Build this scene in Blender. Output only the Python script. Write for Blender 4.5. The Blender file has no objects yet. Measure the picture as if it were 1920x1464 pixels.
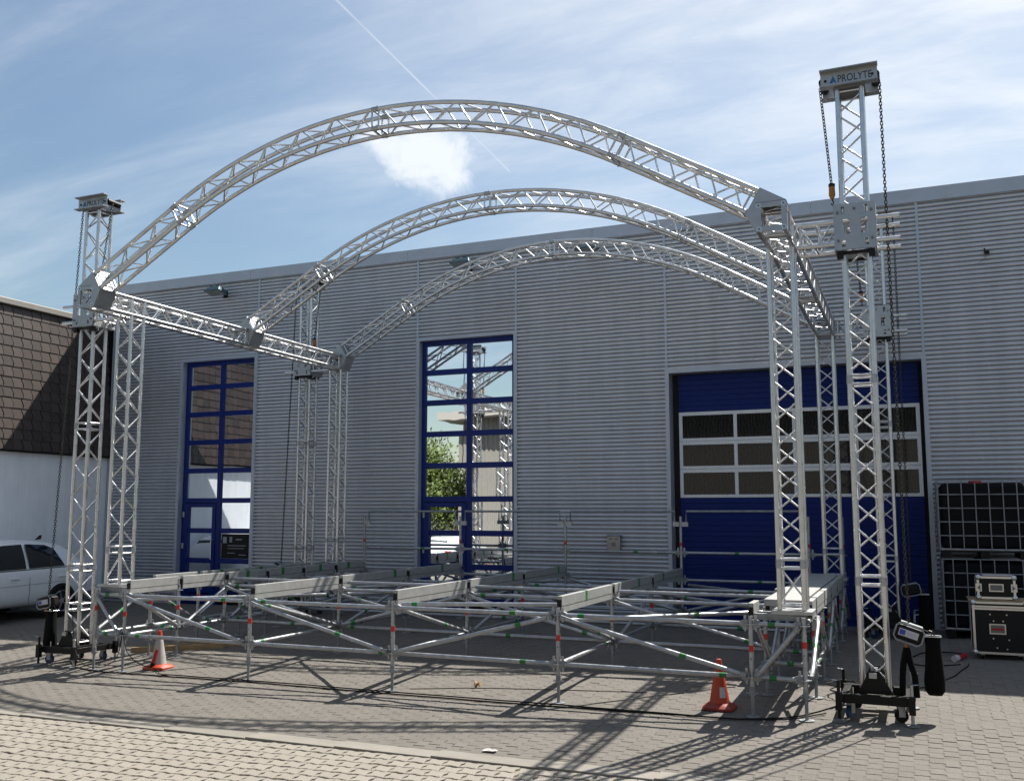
import bpy, math, random
import numpy as np
from mathutils import Vector, Matrix
random.seed(7)
R = math.radians
scene = bpy.context.scene
COL = scene.collection

# ------------------------------------------------------------------ camera
IMG_W, IMG_H = 1920, 1464
F_PX, PPX, PPY = 1804.8, -36.97, 18.65
CAM = Vector((9.853, -10.188, 2.067)); YAW, PITCH, ROLL = -0.4105, 0.1173, 0.0011
_f = Vector((math.sin(YAW)*math.cos(PITCH), math.cos(YAW)*math.cos(PITCH), math.sin(PITCH)))
_r0 = Vector((math.cos(YAW), -math.sin(YAW), 0)); _u0 = _r0.cross(_f)
_r = math.cos(ROLL)*_r0 + math.sin(ROLL)*_u0; _u = -math.sin(ROLL)*_r0 + math.cos(ROLL)*_u0
cd = bpy.data.cameras.new('camera'); co = bpy.data.objects.new('camera', cd); COL.objects.link(co)
co.matrix_world = Matrix(((_r.x, _u.x, -_f.x, CAM.x), (_r.y, _u.y, -_f.y, CAM.y), (_r.z, _u.z, -_f.z, CAM.z), (0, 0, 0, 1)))
cd.sensor_fit = 'HORIZONTAL'; cd.sensor_width = 36.0; cd.lens = 36.0*F_PX/IMG_W
cd.shift_x = -PPX/IMG_W; cd.shift_y = PPY/IMG_W; cd.clip_end = 3000; cd.clip_start = 0.05
scene.camera = co
def pix_dir(x, y):
    v = _f + _r*((x-IMG_W/2-PPX)/F_PX) - _u*((y-IMG_H/2-PPY)/F_PX)
    return v.normalized()
def in_view(x, y, z, m=0):
    d = Vector((x, y, z))-CAM; zz = d.dot(_f)
    if zz < .5: return None
    px = IMG_W/2+PPX+F_PX*d.dot(_r)/zz; py = IMG_H/2+PPY-F_PX*d.dot(_u)/zz
    if -m < px < IMG_W+m and -m < py < IMG_H+m: return zz
    return None

# ------------------------------------------------------------------ sky, sun, exposure
SUN_DIR = Vector((0.335, 0.72, 1.0)).normalized()       # towards the sun
world = bpy.data.worlds.new('World'); scene.world = world; world.use_nodes = True
wn, wl = world.node_tree.nodes, world.node_tree.links
wn.clear()
def WN(t, **k):
    n = wn.new(t)
    for a, b in k.items(): setattr(n, a, b)
    return n
def wmath(op, a, b=None, c=None, clamp=False):
    n = WN('ShaderNodeMath', operation=op, use_clamp=clamp)
    for i, v in enumerate((a, b, c)):
        if v is None: continue
        if isinstance(v, (int, float)): n.inputs[i].default_value = v
        else: wl.new(v, n.inputs[i])
    return n.outputs[0]
def wdot(vec, d):
    n = WN('ShaderNodeVectorMath', operation='DOT_PRODUCT'); wl.new(vec, n.inputs[0]); n.inputs[1].default_value = d
    return n.outputs['Value']
sky = WN('ShaderNodeTexSky', sky_type='NISHITA'); sky.sun_disc = False
sky.sun_elevation = math.asin(SUN_DIR.z); sky.sun_rotation = math.atan2(SUN_DIR.x, SUN_DIR.y)
sky.altitude = 150; sky.air_density = 1.5; sky.dust_density = .6; sky.ozone_density = 3.8
tc = WN('ShaderNodeTexCoord'); DIR = tc.outputs['Generated']
sep = WN('ShaderNodeSeparateXYZ'); wl.new(DIR, sep.inputs[0])
zz = wmath('ADD', wmath('MAXIMUM', sep.outputs[2], 0.0), 0.16)
px = wmath('DIVIDE', sep.outputs[0], zz); py = wmath('DIVIDE', sep.outputs[1], zz)
comb = WN('ShaderNodeCombineXYZ'); wl.new(px, comb.inputs[0]); wl.new(py, comb.inputs[1])
def wnoise(vec, scale, detail, rough, dist=0.0, mscale=(1, 1, 1), rot=0.0, loc=(0, 0, 0)):
    m = WN('ShaderNodeMapping'); wl.new(vec, m.inputs[0]); m.inputs['Scale'].default_value = mscale
    m.inputs['Rotation'].default_value = (0, 0, rot); m.inputs['Location'].default_value = loc
    n = WN('ShaderNodeTexNoise'); wl.new(m.outputs[0], n.inputs['Vector'])
    n.inputs['Scale'].default_value = scale; n.inputs['Detail'].default_value = detail
    n.inputs['Roughness'].default_value = rough; n.inputs['Distortion'].default_value = dist
    return n.outputs[0]
def wramp(v, a, b, lo=0.0, hi=1.0):
    n = WN('ShaderNodeMapRange', interpolation_type='SMOOTHSTEP'); wl.new(v, n.inputs[0])
    n.inputs[1].default_value = a; n.inputs[2].default_value = b; n.inputs[3].default_value = lo; n.inputs[4].default_value = hi
    return n.outputs[0]
streak = wramp(wnoise(comb.outputs[0], 1.5, 7, .6, .6, (.45, 1.9, 1), R(-35), (1.2, 2.3, 0)), .44, .78, .02, .36)
sunward = wramp(wdot(DIR, SUN_DIR), .44, .86, .03, .74)          # thin high cloud scatters forward, so it is whiter towards the sun
veil = wmath('MULTIPLY', wramp(wnoise(comb.outputs[0], .55, 4, .55, .2, (1, 1, 1), 0, (1.9, 4.6, 0)), .30, .72, .5, 1.2), sunward)
fine = wramp(wnoise(comb.outputs[0], 5.0, 6, .6, .4, (.5, 1.3, 1), R(30)), .3, .75, .55, 1.15)
cirrus = wmath('MULTIPLY', wmath('ADD', streak, veil), fine, clamp=True)
# one cumulus puff behind the front arch
cdir = pix_dir(800, 285)
e1 = cdir.cross(Vector((0, 0, 1))).normalized(); e2 = e1.cross(cdir)
wob = wnoise(DIR, 26.0, 7, .62, .3); wob2 = wnoise(DIR, 9.0, 3, .5, .2)
cu = wmath('DIVIDE', wmath('ADD', wdot(DIR, e1), wmath('MULTIPLY', wdot(DIR, e2), .35)), .052); cv = wmath('DIVIDE', wdot(DIR, e2), .038)
crad = wmath('SQRT', wmath('ADD', wmath('MULTIPLY', cu, cu), wmath('MULTIPLY', cv, cv)))
front = wmath('GREATER_THAN', wdot(DIR, cdir), .5)
crad = wmath('ADD', crad, wmath('ADD', wmath('MULTIPLY', wmath('SUBTRACT', wob, .5), 1.9), wmath('MULTIPLY', wmath('SUBTRACT', wob2, .5), 1.3)))
cumulus = wmath('MULTIPLY', wramp(crad, 1.35, .30), wmath('MULTIPLY', front, .95))
# vapour trail
t0, t1 = pix_dir(600, -30), pix_dir(958, 324)
nrm = t0.cross(t1).normalized(); ax = (t1-t0).normalized()
dist = wmath('ABSOLUTE', wdot(DIR, nrm)); along = wdot(DIR, ax)
a1 = t1.dot(ax); a0 = t0.dot(ax)-.35
taper = wramp(along, a1, a0, .0014, .0062)
body = wmath('SUBTRACT', 1.0, wmath('DIVIDE', dist, taper), clamp=True)
trail = wmath('MULTIPLY', wmath('MULTIPLY', body, wramp(along, a1+.002, a1-.004)), wmath('MULTIPLY', front, wramp(along, a0, a1, .0, .75)))
trail = wmath('MULTIPLY', trail, wramp(wob, .2, .6, .55, 1.0))
cl = wmath('MAXIMUM', wmath('MAXIMUM', cirrus, cumulus), trail)
cl = wmath('MULTIPLY', cl, wramp(sep.outputs[2], .0, .06))
mix = WN('ShaderNodeMix', data_type='RGBA'); wl.new(cl, mix.inputs['Factor'])
wl.new(sky.outputs[0], mix.inputs['A']); mix.inputs['B'].default_value = (8.8, 9.25, 9.8, 1)
bg = WN('ShaderNodeBackground'); bg.inputs['Strength'].default_value = 0.0575
wl.new(mix.outputs['Result'], bg.inputs[0])
out = WN('ShaderNodeOutputWorld'); wl.new(bg.outputs[0], out.inputs[0])

sd = bpy.data.lights.new('sun', 'SUN'); sd.energy = 5.0; sd.angle = R(.53); sd.color = (1.0, .955, .88)
so = bpy.data.objects.new('sun', sd); COL.objects.link(so)
so.rotation_euler = SUN_DIR.to_track_quat('Z', 'Y').to_euler(); so.location = SUN_DIR*60
vs = scene.view_settings
vs.view_transform = 'Standard'; vs.look = 'None'; vs.gamma = 1.0; vs.exposure = 0.92; vs.use_curve_mapping = False

# ------------------------------------------------------------------ materials
MATS = {}
KEEP = ('white_wall', 'car_white', 'blue_frame', 'blue_panel')
def mat(name, col, rough=.5, metal=0.0, var=.0, vscale=6.0, bump=0.0, bscale=60.0, coat=0.0, col2=None, spec=.5, rand=0.0, island=0.0, rvar=0.0, speck=0.0, streak=0.0):
    """principled material: colour with noise variation, optional random tone per object / island, fine bump"""
    m = bpy.data.materials.new(name); m.use_nodes = True; nt = m.node_tree; n, l = nt.nodes, nt.links
    b = n['Principled BSDF']; b.inputs['Roughness'].default_value = rough; b.inputs['Metallic'].default_value = metal
    b.inputs['Specular IOR Level'].default_value = spec
    if coat: b.inputs['Coat Weight'].default_value = coat; b.inputs['Coat Roughness'].default_value = .05
    if metal < .2 and name not in KEEP: col = tuple(v*.87 for v in col); col2 = tuple(v*.87 for v in col2) if col2 else None
    c = (*col, 1); b.inputs['Base Color'].default_value = c
    tcn = n.new('ShaderNodeTexCoord'); gen = tcn.outputs['Object']
    if island or rand or True:
        geo = n.new('ShaderNodeNewGeometry')
    cur = None
    def mul(colsock, fac):
        mx = n.new('ShaderNodeVectorMath'); mx.operation = 'SCALE'
        if colsock is None: mx.inputs[0].default_value = col
        else: l.new(colsock, mx.inputs[0])
        l.new(fac, mx.inputs['Scale']); return mx.outputs[0]
    def rng(v, lo, hi, a=0.0, b2=1.0):
        r = n.new('ShaderNodeMapRange'); l.new(v, r.inputs[0]); r.inputs[1].default_value = a; r.inputs[2].default_value = b2
        r.inputs[3].default_value = lo; r.inputs[4].default_value = hi; return r.outputs[0]
    if var or col2 or rvar:
        tx = n.new('ShaderNodeTexNoise'); l.new(geo.outputs['Position'], tx.inputs['Vector']); tx.inputs['Scale'].default_value = vscale
        tx.inputs['Detail'].default_value = 6; tx.inputs['Roughness'].default_value = .65
        if col2:
            mx = n.new('ShaderNodeMix'); mx.data_type = 'RGBA'; l.new(rng(tx.outputs[0], 0, 1, .38, .64), mx.inputs['Factor'])
            mx.inputs['A'].default_value = c; mx.inputs['B'].default_value = (*col2, 1); cur = mx.outputs['Result']
        if var: cur = mul(cur, rng(tx.outputs[0], 1-var, 1+var, .3, .7))
        if rvar: l.new(rng(tx.outputs[0], max(0, rough-rvar), min(1, rough+rvar), .3, .7), b.inputs['Roughness'])
    if rand:
        oi = n.new('ShaderNodeObjectInfo'); cur = mul(cur, rng(oi.outputs['Random'], 1-rand, 1+rand))
    if island: cur = mul(cur, rng(geo.outputs['Random Per Island'], 1-island, 1+island))
    if streak:
        mp = n.new('ShaderNodeMapping'); l.new(geo.outputs['Position'], mp.inputs[0]); mp.inputs['Scale'].default_value = (2.2, 2.2, .16)
        tk = n.new('ShaderNodeTexNoise'); l.new(mp.outputs[0], tk.inputs['Vector']); tk.inputs['Scale'].default_value = 2.4; tk.inputs['Detail'].default_value = 6; tk.inputs['Roughness'].default_value = .7
        cur = mul(cur, rng(tk.outputs[0], 1-streak, 1+streak*.6, .3, .7))
    if speck:
        ts = n.new('ShaderNodeTexNoise'); l.new(geo.outputs['Position'], ts.inputs['Vector']); ts.inputs['Scale'].default_value = 75; ts.inputs['Detail'].default_value = 5; ts.inputs['Roughness'].default_value = .75
        cur = mul(cur, rng(ts.outputs[0], 1-speck, 1+speck, .32, .68))
    if cur: l.new(cur, b.inputs['Base Color'])
    if bump:
        tb = n.new('ShaderNodeTexNoise'); l.new(geo.outputs['Position'], tb.inputs['Vector']); tb.inputs['Scale'].default_value = bscale; tb.inputs['Detail'].default_value = 4
        bp = n.new('ShaderNodeBump'); bp.inputs['Strength'].default_value = bump; bp.inputs['Distance'].default_value = .01
        l.new(tb.outputs[0], bp.inputs['Height']); l.new(bp.outputs[0], b.inputs['Normal'])
    MATS[name] = m; return m
def glass_mat(name, refl, dark, wav=0.0, rough=.01, tint=(.92, .96, 1.0)):
    """coated window glass in front of a dark room: strong mirror reflection, slightly wavy"""
    m = bpy.data.materials.new(name); m.use_nodes = True; n, l = m.node_tree.nodes, m.node_tree.links; n.clear()
    o = n.new('ShaderNodeOutputMaterial'); mx = n.new('ShaderNodeMixShader'); g = n.new('ShaderNodeBsdfGlossy'); d = n.new('ShaderNodeBsdfDiffuse')
    g.inputs['Color'].default_value = (*tint, 1); g.inputs['Roughness'].default_value = rough; d.inputs['Color'].default_value = (*dark, 1)
    lw = n.new('ShaderNodeLayerWeight'); lw.inputs['Blend'].default_value = .25
    mr = n.new('ShaderNodeMapRange'); l.new(lw.outputs['Fresnel'], mr.inputs[0]); mr.inputs[3].default_value = refl; mr.inputs[4].default_value = min(1, refl+.3)
    l.new(mr.outputs[0], mx.inputs[0]); l.new(d.outputs[0], mx.inputs[1]); l.new(g.outputs[0], mx.inputs[2]); l.new(mx.outputs[0], o.inputs[0])
    if rough > .03:
        g2 = n.new('ShaderNodeNewGeometry'); wv = n.new('ShaderNodeTexWave'); l.new(g2.outputs['Position'], wv.inputs['Vector']); wv.inputs['Scale'].default_value = 5.5; wv.inputs['Distortion'].default_value = 9; wv.inputs['Detail'].default_value = 3
        cr = n.new('ShaderNodeMix'); cr.data_type = 'RGBA'; l.new(wv.outputs['Fac'], cr.inputs['Factor']); cr.inputs['A'].default_value = tuple(v*.45 for v in dark)+(1,); cr.inputs['B'].default_value = tuple(v*1.7 for v in dark)+(1,)
        l.new(cr.outputs['Result'], d.inputs['Color'])
    if wav:
        geo = n.new('ShaderNodeNewGeometry'); t = n.new('ShaderNodeTexNoise'); l.new(geo.outputs['Position'], t.inputs['Vector'])
        t.inputs['Scale'].default_value = 3.2; t.inputs['Detail'].default_value = 1
        bp = n.new('ShaderNodeBump'); bp.inputs['Strength'].default_value = wav; bp.inputs['Distance'].default_value = .02
        l.new(t.outputs[0], bp.inputs['Height']); l.new(bp.outputs[0], g.inputs['Normal'])
    MATS[name] = m
mat('alu', (.60, .60, .60), .33, .95, var=.12, vscale=9, rvar=.1, bump=.05, bscale=140)
mat('alu_plate', (.38, .39, .40), .46, .8, var=.15, vscale=5, rvar=.12, bump=.06, bscale=90)
mat('alu_dark', (.18, .18, .19), .5, .6, var=.2, vscale=7)
mat('zinc', (.36, .37, .385), .42, .7, var=.22, vscale=14, rvar=.12, bump=.10, bscale=120)
mat('zinc_dull', (.24, .255, .27), .5, .6, var=.25, vscale=10, bump=.1, bscale=90)
mat('beam', (.33, .33, .32), .55, .3, var=.14, vscale=9, bump=.08, bscale=60)
mat('tape_red', (.52, .030, .012), .5); mat('tape_green', (.012, .17, .03), .5); mat('tape_white', (.5, .5, .5), .5)
mat('black_steel', (.006, .0055, .0055), .5, 0, spec=.25, var=.3, vscale=12, bump=.1)
mat('black_plastic', (.005, .005, .0055), .5, 0, spec=.3, var=.2, vscale=9)
mat('black_cloth', (.004, .0038, .0035), .9, 0, spec=.15, var=.3, vscale=22, bump=.5, bscale=160)
mat('rubber', (.006, .006, .006), .7, 0, spec=.25, var=.2)
mat('chain', (.05, .046, .04), .35, .8, var=.3, vscale=40)
mat('brass', (.32, .13, .02), .45, .3, var=.2, vscale=30)
mat('castor_blue', (.02, .05, .13), .45)
mat('silver_wall', (.515, .53, .57), .40, .45, var=.06, vscale=1.3, rvar=.06, rand=.035, streak=.10)
mat('silver_trim', (.42, .45, .51), .45, .35, var=.06, vscale=3)
mat('blue_frame', (.0012, .016, .15), .45, 0, spec=.3, var=.08, vscale=5)
mat('blue_panel', (.001, .014, .125), .5, 0, spec=.2, var=.08, vscale=2.5, bump=.05, bscale=200)
mat('white_alu', (.62, .63, .66), .4, .25, var=.05)
mat('dark_room', (.01, .01, .012), .8)
glass_mat('glass', .86, (.012, .013, .015), .016)
glass_mat('gate_glass', .035, (.012, .011, .011), .02, .06)
mat('lamp_green', (.035, .085, .10), .4, .2, var=.2, vscale=10)
mat('lamp_glass', (.25, .28, .28), .15)
mat('white_wall', (.80, .82, .84), .85, 0, var=.05, vscale=2.0, bump=.25, bscale=18, streak=.09)
mat('shingle', (.050, .035, .029), .48, 0, var=.14, vscale=5, rand=.22, island=.22, bump=.1, bscale=80)
mat('felt', (.015, .013, .012), .9)
mat('beige_cap', (.28, .26, .23), .5, .2, var=.06)
mat('paver', (.168, .151, .129), .88, 0, var=.20, vscale=.8, bump=.8, bscale=110, rand=.06, island=.06, col2=(.142, .127, .110), speck=.32)
mat('paver_light', (.268, .243, .204), .88, 0, var=.08, vscale=2.2, bump=.5, bscale=90, rand=.05, island=.06, col2=(.245, .218, .182), speck=.14)
mat('kerb', (.235, .215, .183), .85, 0, var=.12, vscale=3, bump=.4, bscale=80, rand=.06)
mat('bedding', (.085, .074, .060), .95, 0, var=.25, vscale=5, bump=.6, bscale=70)
mat('asphalt', (.09, .087, .08), .9, 0, var=.15, vscale=2, bump=.5, bscale=70)
mat('grass', (.045, .06, .012), .7, 0, island=.5, col2=(.12, .09, .035), vscale=3)
mat('soil', (.155, .132, .096), .95, 0, var=.3, vscale=9, bump=.5, bscale=70, col2=(.085, .085, .045))
mat('sand', (.142, .128, .108), .95, 0, var=.2, vscale=6, bump=.4, bscale=90)
mat('wood', (.34, .23, .115), .7, 0, var=.2, vscale=9, bump=.1)
mat('card', (.34, .25, .15), .8, 0, var=.1)
mat('paper', (.5, .48, .47), .7)
mat('cone_orange', (.44, .045, .010), .5, 0, var=.14, vscale=12); mat('cone_red', (.27, .022, .009), .55, 0, var=.2, vscale=12)
mat('cone_white', (.40, .375, .35), .5, 0, var=.14, vscale=14); mat('cone_patch', (.48, .48, .5), .35)
mat('case_black', (.005, .005, .0055), .5, 0, spec=.3, var=.2, bump=.2, bscale=200)
mat('label_white', (.50, .51, .55), .5); mat('label_blue', (.02, .06, .35), .5); mat('label_grey', (.35, .36, .40), .5)
mat('print_black', (.012, .012, .016), .6); mat('print_blue', (.02, .16, .36), .6)
mat('red_plug', (.42, .015, .015), .45); mat('ibc_black', (.004, .004, .006), .6, 0, spec=.15, var=.3, bump=.05)
mat('purple', (.10, .06, .25), .6)
mat('car_white', (.76, .78, .80), .25, 0, coat=.8); mat('car_glass', (.010, .012, .014), .05, 0, spec=.8)
mat('car_black', (.012, .012, .012), .5); mat('rim', (.45, .46, .48), .3, .7); mat('lens_red', (.45, .01, .015), .2, coat=.5)
mat('opp_wall', (.28, .262, .232), .6, .1, var=.06); mat('soffit', (.42, .39, .35), .7); mat('bark', (.07, .05, .035), .9)
mat('leaf', (.10, .15, .025), .6, 0, island=.4, col2=(.15, .20, .04), vscale=1.5)
mat('box_steel', (.30, .29, .29), .35, .7, var=.1, vscale=20)

# ------------------------------------------------------------------ mesh helpers
WM = {}
def reg(o, M): WM[o.name] = M; return o
def thing(name, label, cat, loc, group=None, kind=None):
    o = bpy.data.objects.new(name, None); COL.objects.link(o); o.empty_display_size = .1
    o.location = loc; reg(o, Matrix.Translation(Vector(loc))); tag(o, label, cat, group, kind); return o
def tag(o, label=None, cat=None, group=None, kind=None):
    if label: o['label'] = label
    if cat: o['category'] = cat
    if group: o['group'] = group
    if kind: o['kind'] = kind
    return o
def put(name, me, parent=None, M=None):
    o = bpy.data.objects.new(name, me); COL.objects.link(o); M = M or Matrix.Identity(4)
    if parent is not None: o.parent = parent; o.matrix_parent_inverse = WM[parent.name].inverted()
    o.matrix_basis = M; reg(o, M); return o
def smooth_by_angle(me, ang=40):
    me.polygons.foreach_set('use_smooth', [True]*len(me.polygons))
    try: me.set_sharp_from_angle(angle=R(ang))
    except Exception: pass
class MB:
    def __init__(s): s.v = []; s.f = []
    def add(s, vs, fs):
        b = len(s.v); s.v += [tuple(v) for v in vs]; s.f += [tuple(b+i for i in f) for f in fs]; return s
    def box(s, x0, x1, y0, y1, z0, z1, M=None):
        vs = [Vector(c) for c in ((x0,y0,z0),(x1,y0,z0),(x1,y1,z0),(x0,y1,z0),(x0,y0,z1),(x1,y0,z1),(x1,y1,z1),(x0,y1,z1))]
        if M: vs = [M @ v for v in vs]
        return s.add(vs, [(0,3,2,1),(4,5,6,7),(0,1,5,4),(1,2,6,5),(2,3,7,6),(3,0,4,7)])
    def cbox(s, c, d, M=None):
        return s.box(c[0]-d[0]/2, c[0]+d[0]/2, c[1]-d[1]/2, c[1]+d[1]/2, c[2]-d[2]/2, c[2]+d[2]/2, M)
    def bar(s, p, q, w, h):
        p, q = Vector(p), Vector(q); d = (q-p); L = d.length; M = Matrix.Translation(p) @ d.to_track_quat('Z', 'Y').to_matrix().to_4x4()
        return s.box(-w/2, w/2, -h/2, h/2, 0, L, M)
    def prism(s, poly, a, b):
        """poly: list of 3D points (planar); a,b offset vectors"""
        n = len(poly); A = [Vector(p)+Vector(a) for p in poly]; B = [Vector(p)+Vector(b) for p in poly]
        return s.add(A+B, [tuple(range(n))[::-1], tuple(range(n, 2*n))]+[(i, (i+1) % n, n+(i+1) % n, n+i) for i in range(n)])
    def sweep(s, pts, r, n=8, closed=False, caps=True, r2=None):
        pts = [Vector(p) for p in pts]; m = len(pts); rings = []; up = None
        for i in range(m):
            if closed: d = pts[(i+1) % m]-pts[i-1]
            else: d = pts[min(i+1, m-1)]-pts[max(i-1, 0)]
            d.normalize()
            if up is None:
                up = d.orthogonal().normalized()
            up = (up-d*up.dot(d)).normalized(); v = d.cross(up)
            rr = r if r2 is None else r+(r2-r)*i/(m-1)
            rings.append([pts[i]+rr*(math.cos(2*math.pi*k/n)*up+math.sin(2*math.pi*k/n)*v) for k in range(n)])
        vs = [p for g in rings for p in g]; fs = []
        for i in range(m if closed else m-1):
            j = (i+1) % m
            for k in range(n): fs.append((i*n+k, i*n+(k+1) % n, j*n+(k+1) % n, j*n+k))
        if caps and not closed: fs += [tuple(range(n))[::-1], tuple((m-1)*n+k for k in range(n))]
        return s.add(vs, fs)
    def lathe(s, prof, c=(0, 0, 0), n=20, M=None):
        vs = []; m = len(prof)
        for (r, z) in prof:
            for k in range(n):
                a = 2*math.pi*k/n; v = Vector((c[0]+r*math.cos(a), c[1]+r*math.sin(a), c[2]+z)); vs.append(M @ v if M else v)
        fs = [(i*n+k, i*n+(k+1) % n, (i+1)*n+(k+1) % n, (i+1)*n+k) for i in range(m-1) for k in range(n)]
        fs += [tuple(range(n))[::-1], tuple((m-1)*n+k for k in range(n))]
        return s.add(vs, fs)
    def mesh(s, m, smooth=None):
        me = bpy.data.meshes.new('m'); me.from_pydata(s.v, [], s.f)
        me.materials.append(MATS[m] if isinstance(m, str) else m)
        if smooth: smooth_by_angle(me, smooth)
        me.update(); return me
    def build(s, name, m, parent=None, smooth=None, bevel=0):
        o = put(name, s.mesh(m, smooth), parent)
        if bevel:
            b = o.modifiers.new('bevel', 'BEVEL'); b.width = bevel; b.segments = 2; b.limit_method = 'ANGLE'
        return o
_cyl = {}
def cyl_mesh(m, n):
    if (m, n) not in _cyl:
        b = MB(); vs = [(math.cos(2*math.pi*k/n), math.sin(2*math.pi*k/n), z) for z in (0, 1) for k in range(n)]
        b.add(vs, [(k, (k+1) % n, n+(k+1) % n, n+k) for k in range(n)]+[tuple(range(n))[::-1], tuple(range(n, 2*n))])
        _cyl[(m, n)] = b.mesh(m, 50)
    return _cyl[(m, n)]
def tube(name, parent, p, q, r, m, n=12, label=None):
    p, q = Vector(p), Vector(q); d = q-p; L = d.length
    M = Matrix.Translation(p) @ d.to_track_quat('Z', 'Y').to_matrix().to_4x4() @ Matrix.Diagonal((r, r, L, 1))
    o = put(name, cyl_mesh(m, n), parent, M)
    if label: o['label'] = label
    return o
_box = {}
def bmesh_box(m):
    if m not in _box: _box[m] = MB().cbox((0, 0, 0), (1, 1, 1)).mesh(m)
    return _box[m]
def box(name, parent, x0, x1, y0, y1, z0, z1, m, label=None):
    M = Matrix.Translation(((x0+x1)/2, (y0+y1)/2, (z0+z1)/2)) @ Matrix.Diagonal((x1-x0, y1-y0, z1-z0, 1))
    o = put(name, bmesh_box(m), parent, M)
    if label: o['label'] = label
    return o
def holed_plate(mb, O, U, V, N, w, h, t, holes):
    """plate w x h in U,V from O, thickness t along N, rectangular holes (u0,u1,v0,v1)"""
    O, U, V, N = map(Vector, (O, U, V, N))
    us = sorted({0, w, *[a for q in holes for a in q[:2]]}); vs_ = sorted({0, h, *[a for q in holes for a in q[2:]]})
    for i in range(len(us)-1):
        for j in range(len(vs_)-1):
            cu, cv = (us[i]+us[i+1])/2, (vs_[j]+vs_[j+1])/2
            if any(a < cu < b and c < cv < d for a, b, c, d in holes): continue
            P = [O+U*us[i]+V*vs_[j], O+U*us[i+1]+V*vs_[j], O+U*us[i+1]+V*vs_[j+1], O+U*us[i]+V*vs_[j+1]]
            mb.prism(P, (0, 0, 0), N*t)
    return mb
def text_mesh(body, size, m, extrude=.001, bold=0.0):
    cu = bpy.data.curves.new('t', 'FONT'); cu.body = body; cu.size = size; cu.extrude = extrude; cu.align_x = 'LEFT'; cu.offset = bold
    o = bpy.data.objects.new('t', cu); COL.objects.link(o); bpy.context.view_layer.update()
    me = bpy.data.meshes.new_from_object(o.evaluated_get(bpy.context.evaluated_depsgraph_get()))
    bpy.data.objects.remove(o); me.materials.clear(); me.materials.append(MATS[m]); return me

# ------------------------------------------------------------------ terrain
def gz(x, y):
    h = .0455*y-.0028*y*y if y > 0 else -.1365*(1-math.exp(y/3))
    if y > 8: h = .0455*8-.0028*64
    return .0107*(max(-10, min(16, x))-4)+h
def sheet(name, xs, ys, off, m, kind='structure'):
    b = MB(); nx = len(xs)
    b.v = [(x, y, gz(x, y)+off) for y in ys for x in xs]
    b.f = [(j*nx+i, j*nx+i+1, (j+1)*nx+i+1, (j+1)*nx+i) for j in range(len(ys)-1) for i in range(nx-1)]
    return tag(b.build(name, m, None, 80), None, None, None, kind)
xs = [-900, -300, -120, -60, -30, -20]+list(np.arange(-14, 22, .5))+[26, 40, 80, 160, 400, 900]
ys = [-900, -300, -120, -60, -30, -18]+list(np.arange(-14, 9, .25))+[12, 20, 40, 100, 300, 900]
ground = sheet('ground', xs, ys, -.035, 'bedding')
# asphalt beyond the paved yard
b = MB()
def quadsheet(mb, x0, x1, y0, y1, off, step=1.0):
    X = np.linspace(x0, x1, max(2, int(abs(x1-x0)/step)+1)); Y = np.linspace(y0, y1, max(2, int(abs(y1-y0)/step)+1)); nx = len(X)
    mb.add([(x, y, gz(x, y)+off) for y in Y for x in X], [(j*nx+i, j*nx+i+1, (j+1)*nx+i+1, (j+1)*nx+i) for j in range(len(Y)-1) for i in range(nx-1)])
quadsheet(b, -60, 60, -60, -9.1, -.004, 3); quadsheet(b, 16.2, 60, -9.1, 7, -.004, 3); quadsheet(b, -60, -11.2, -9.1, 7, -.004, 3)
tag(b.build('road', 'asphalt', None, 80), kind='structure')

def stone_template(outline, chamfer, ch_depth, depth):
    n = len(outline); cx = sum(p[0] for p in outline)/n; cy = sum(p[1] for p in outline)/n
    ins = []
    for (x, y) in outline:
        d = math.hypot(x-cx, y-cy); k = (d-chamfer)/d; ins.append((cx+(x-cx)*k, cy+(y-cy)*k))
    v = [(x, y, 0) for x, y in ins]+[(x, y, -ch_depth) for x, y in outline]+[(x, y, -depth) for x, y in outline]
    f = [tuple(range(n))]+[(n+i, n+(i+1) % n, (i+1) % n, i) for i in range(n)]+[(2*n+i, 2*n+(i+1) % n, n+(i+1) % n, n+i) for i in range(n)]
    return v, f
def lay_stones(root, part, places, tmpl, m, limit=300):
    v, f = tmpl; base = MB(); base.v = list(v); base.f = list(f); me = base.mesh(m, 25)
    scored = []
    for p in places:
        d = in_view(p[0], p[1], gz(p[0], p[1]), 10)
        scored.append((d if d else 1e6, p))
    scored.sort(key=lambda t: t[0])
    for d, (x, y, dz) in scored[:limit]:
        sx = (gz(x+.1, y)-gz(x-.1, y))/.2; sy = (gz(x, y+.1)-gz(x, y-.1))/.2
        M = Matrix(((1, 0, 0, x), (0, 1, 0, y), (sx+random.uniform(-.006, .006), sy+random.uniform(-.006, .006), 1, gz(x, y)+dz), (0, 0, 0, 1)))
        put(part, me, root, M)
    V = np.array(v); nv = len(v); allv = []; allf = []
    for i, (d, (x, y, dz)) in enumerate(scored[limit:]):
        q = V.copy(); sx = (gz(x+.1, y)-gz(x-.1, y))/.2; sy = (gz(x, y+.1)-gz(x, y-.1))/.2
        sx += random.uniform(-.006, .006); sy += random.uniform(-.006, .006)
        q[:, 2] += gz(x, y)+dz+V[:, 0]*sx+V[:, 1]*sy; q[:, 0] += x; q[:, 1] += y
        allv.append(q); allf += [tuple(k+i*nv for k in g) for g in f]
    me2 = bpy.data.meshes.new('m'); me2.from_pydata(np.concatenate(allv).tolist(), [], allf); me2.materials.append(MATS[m]); smooth_by_angle(me2, 25)
    o = put(part+'_field', me2, root); o['kind'] = 'stuff'
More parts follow.
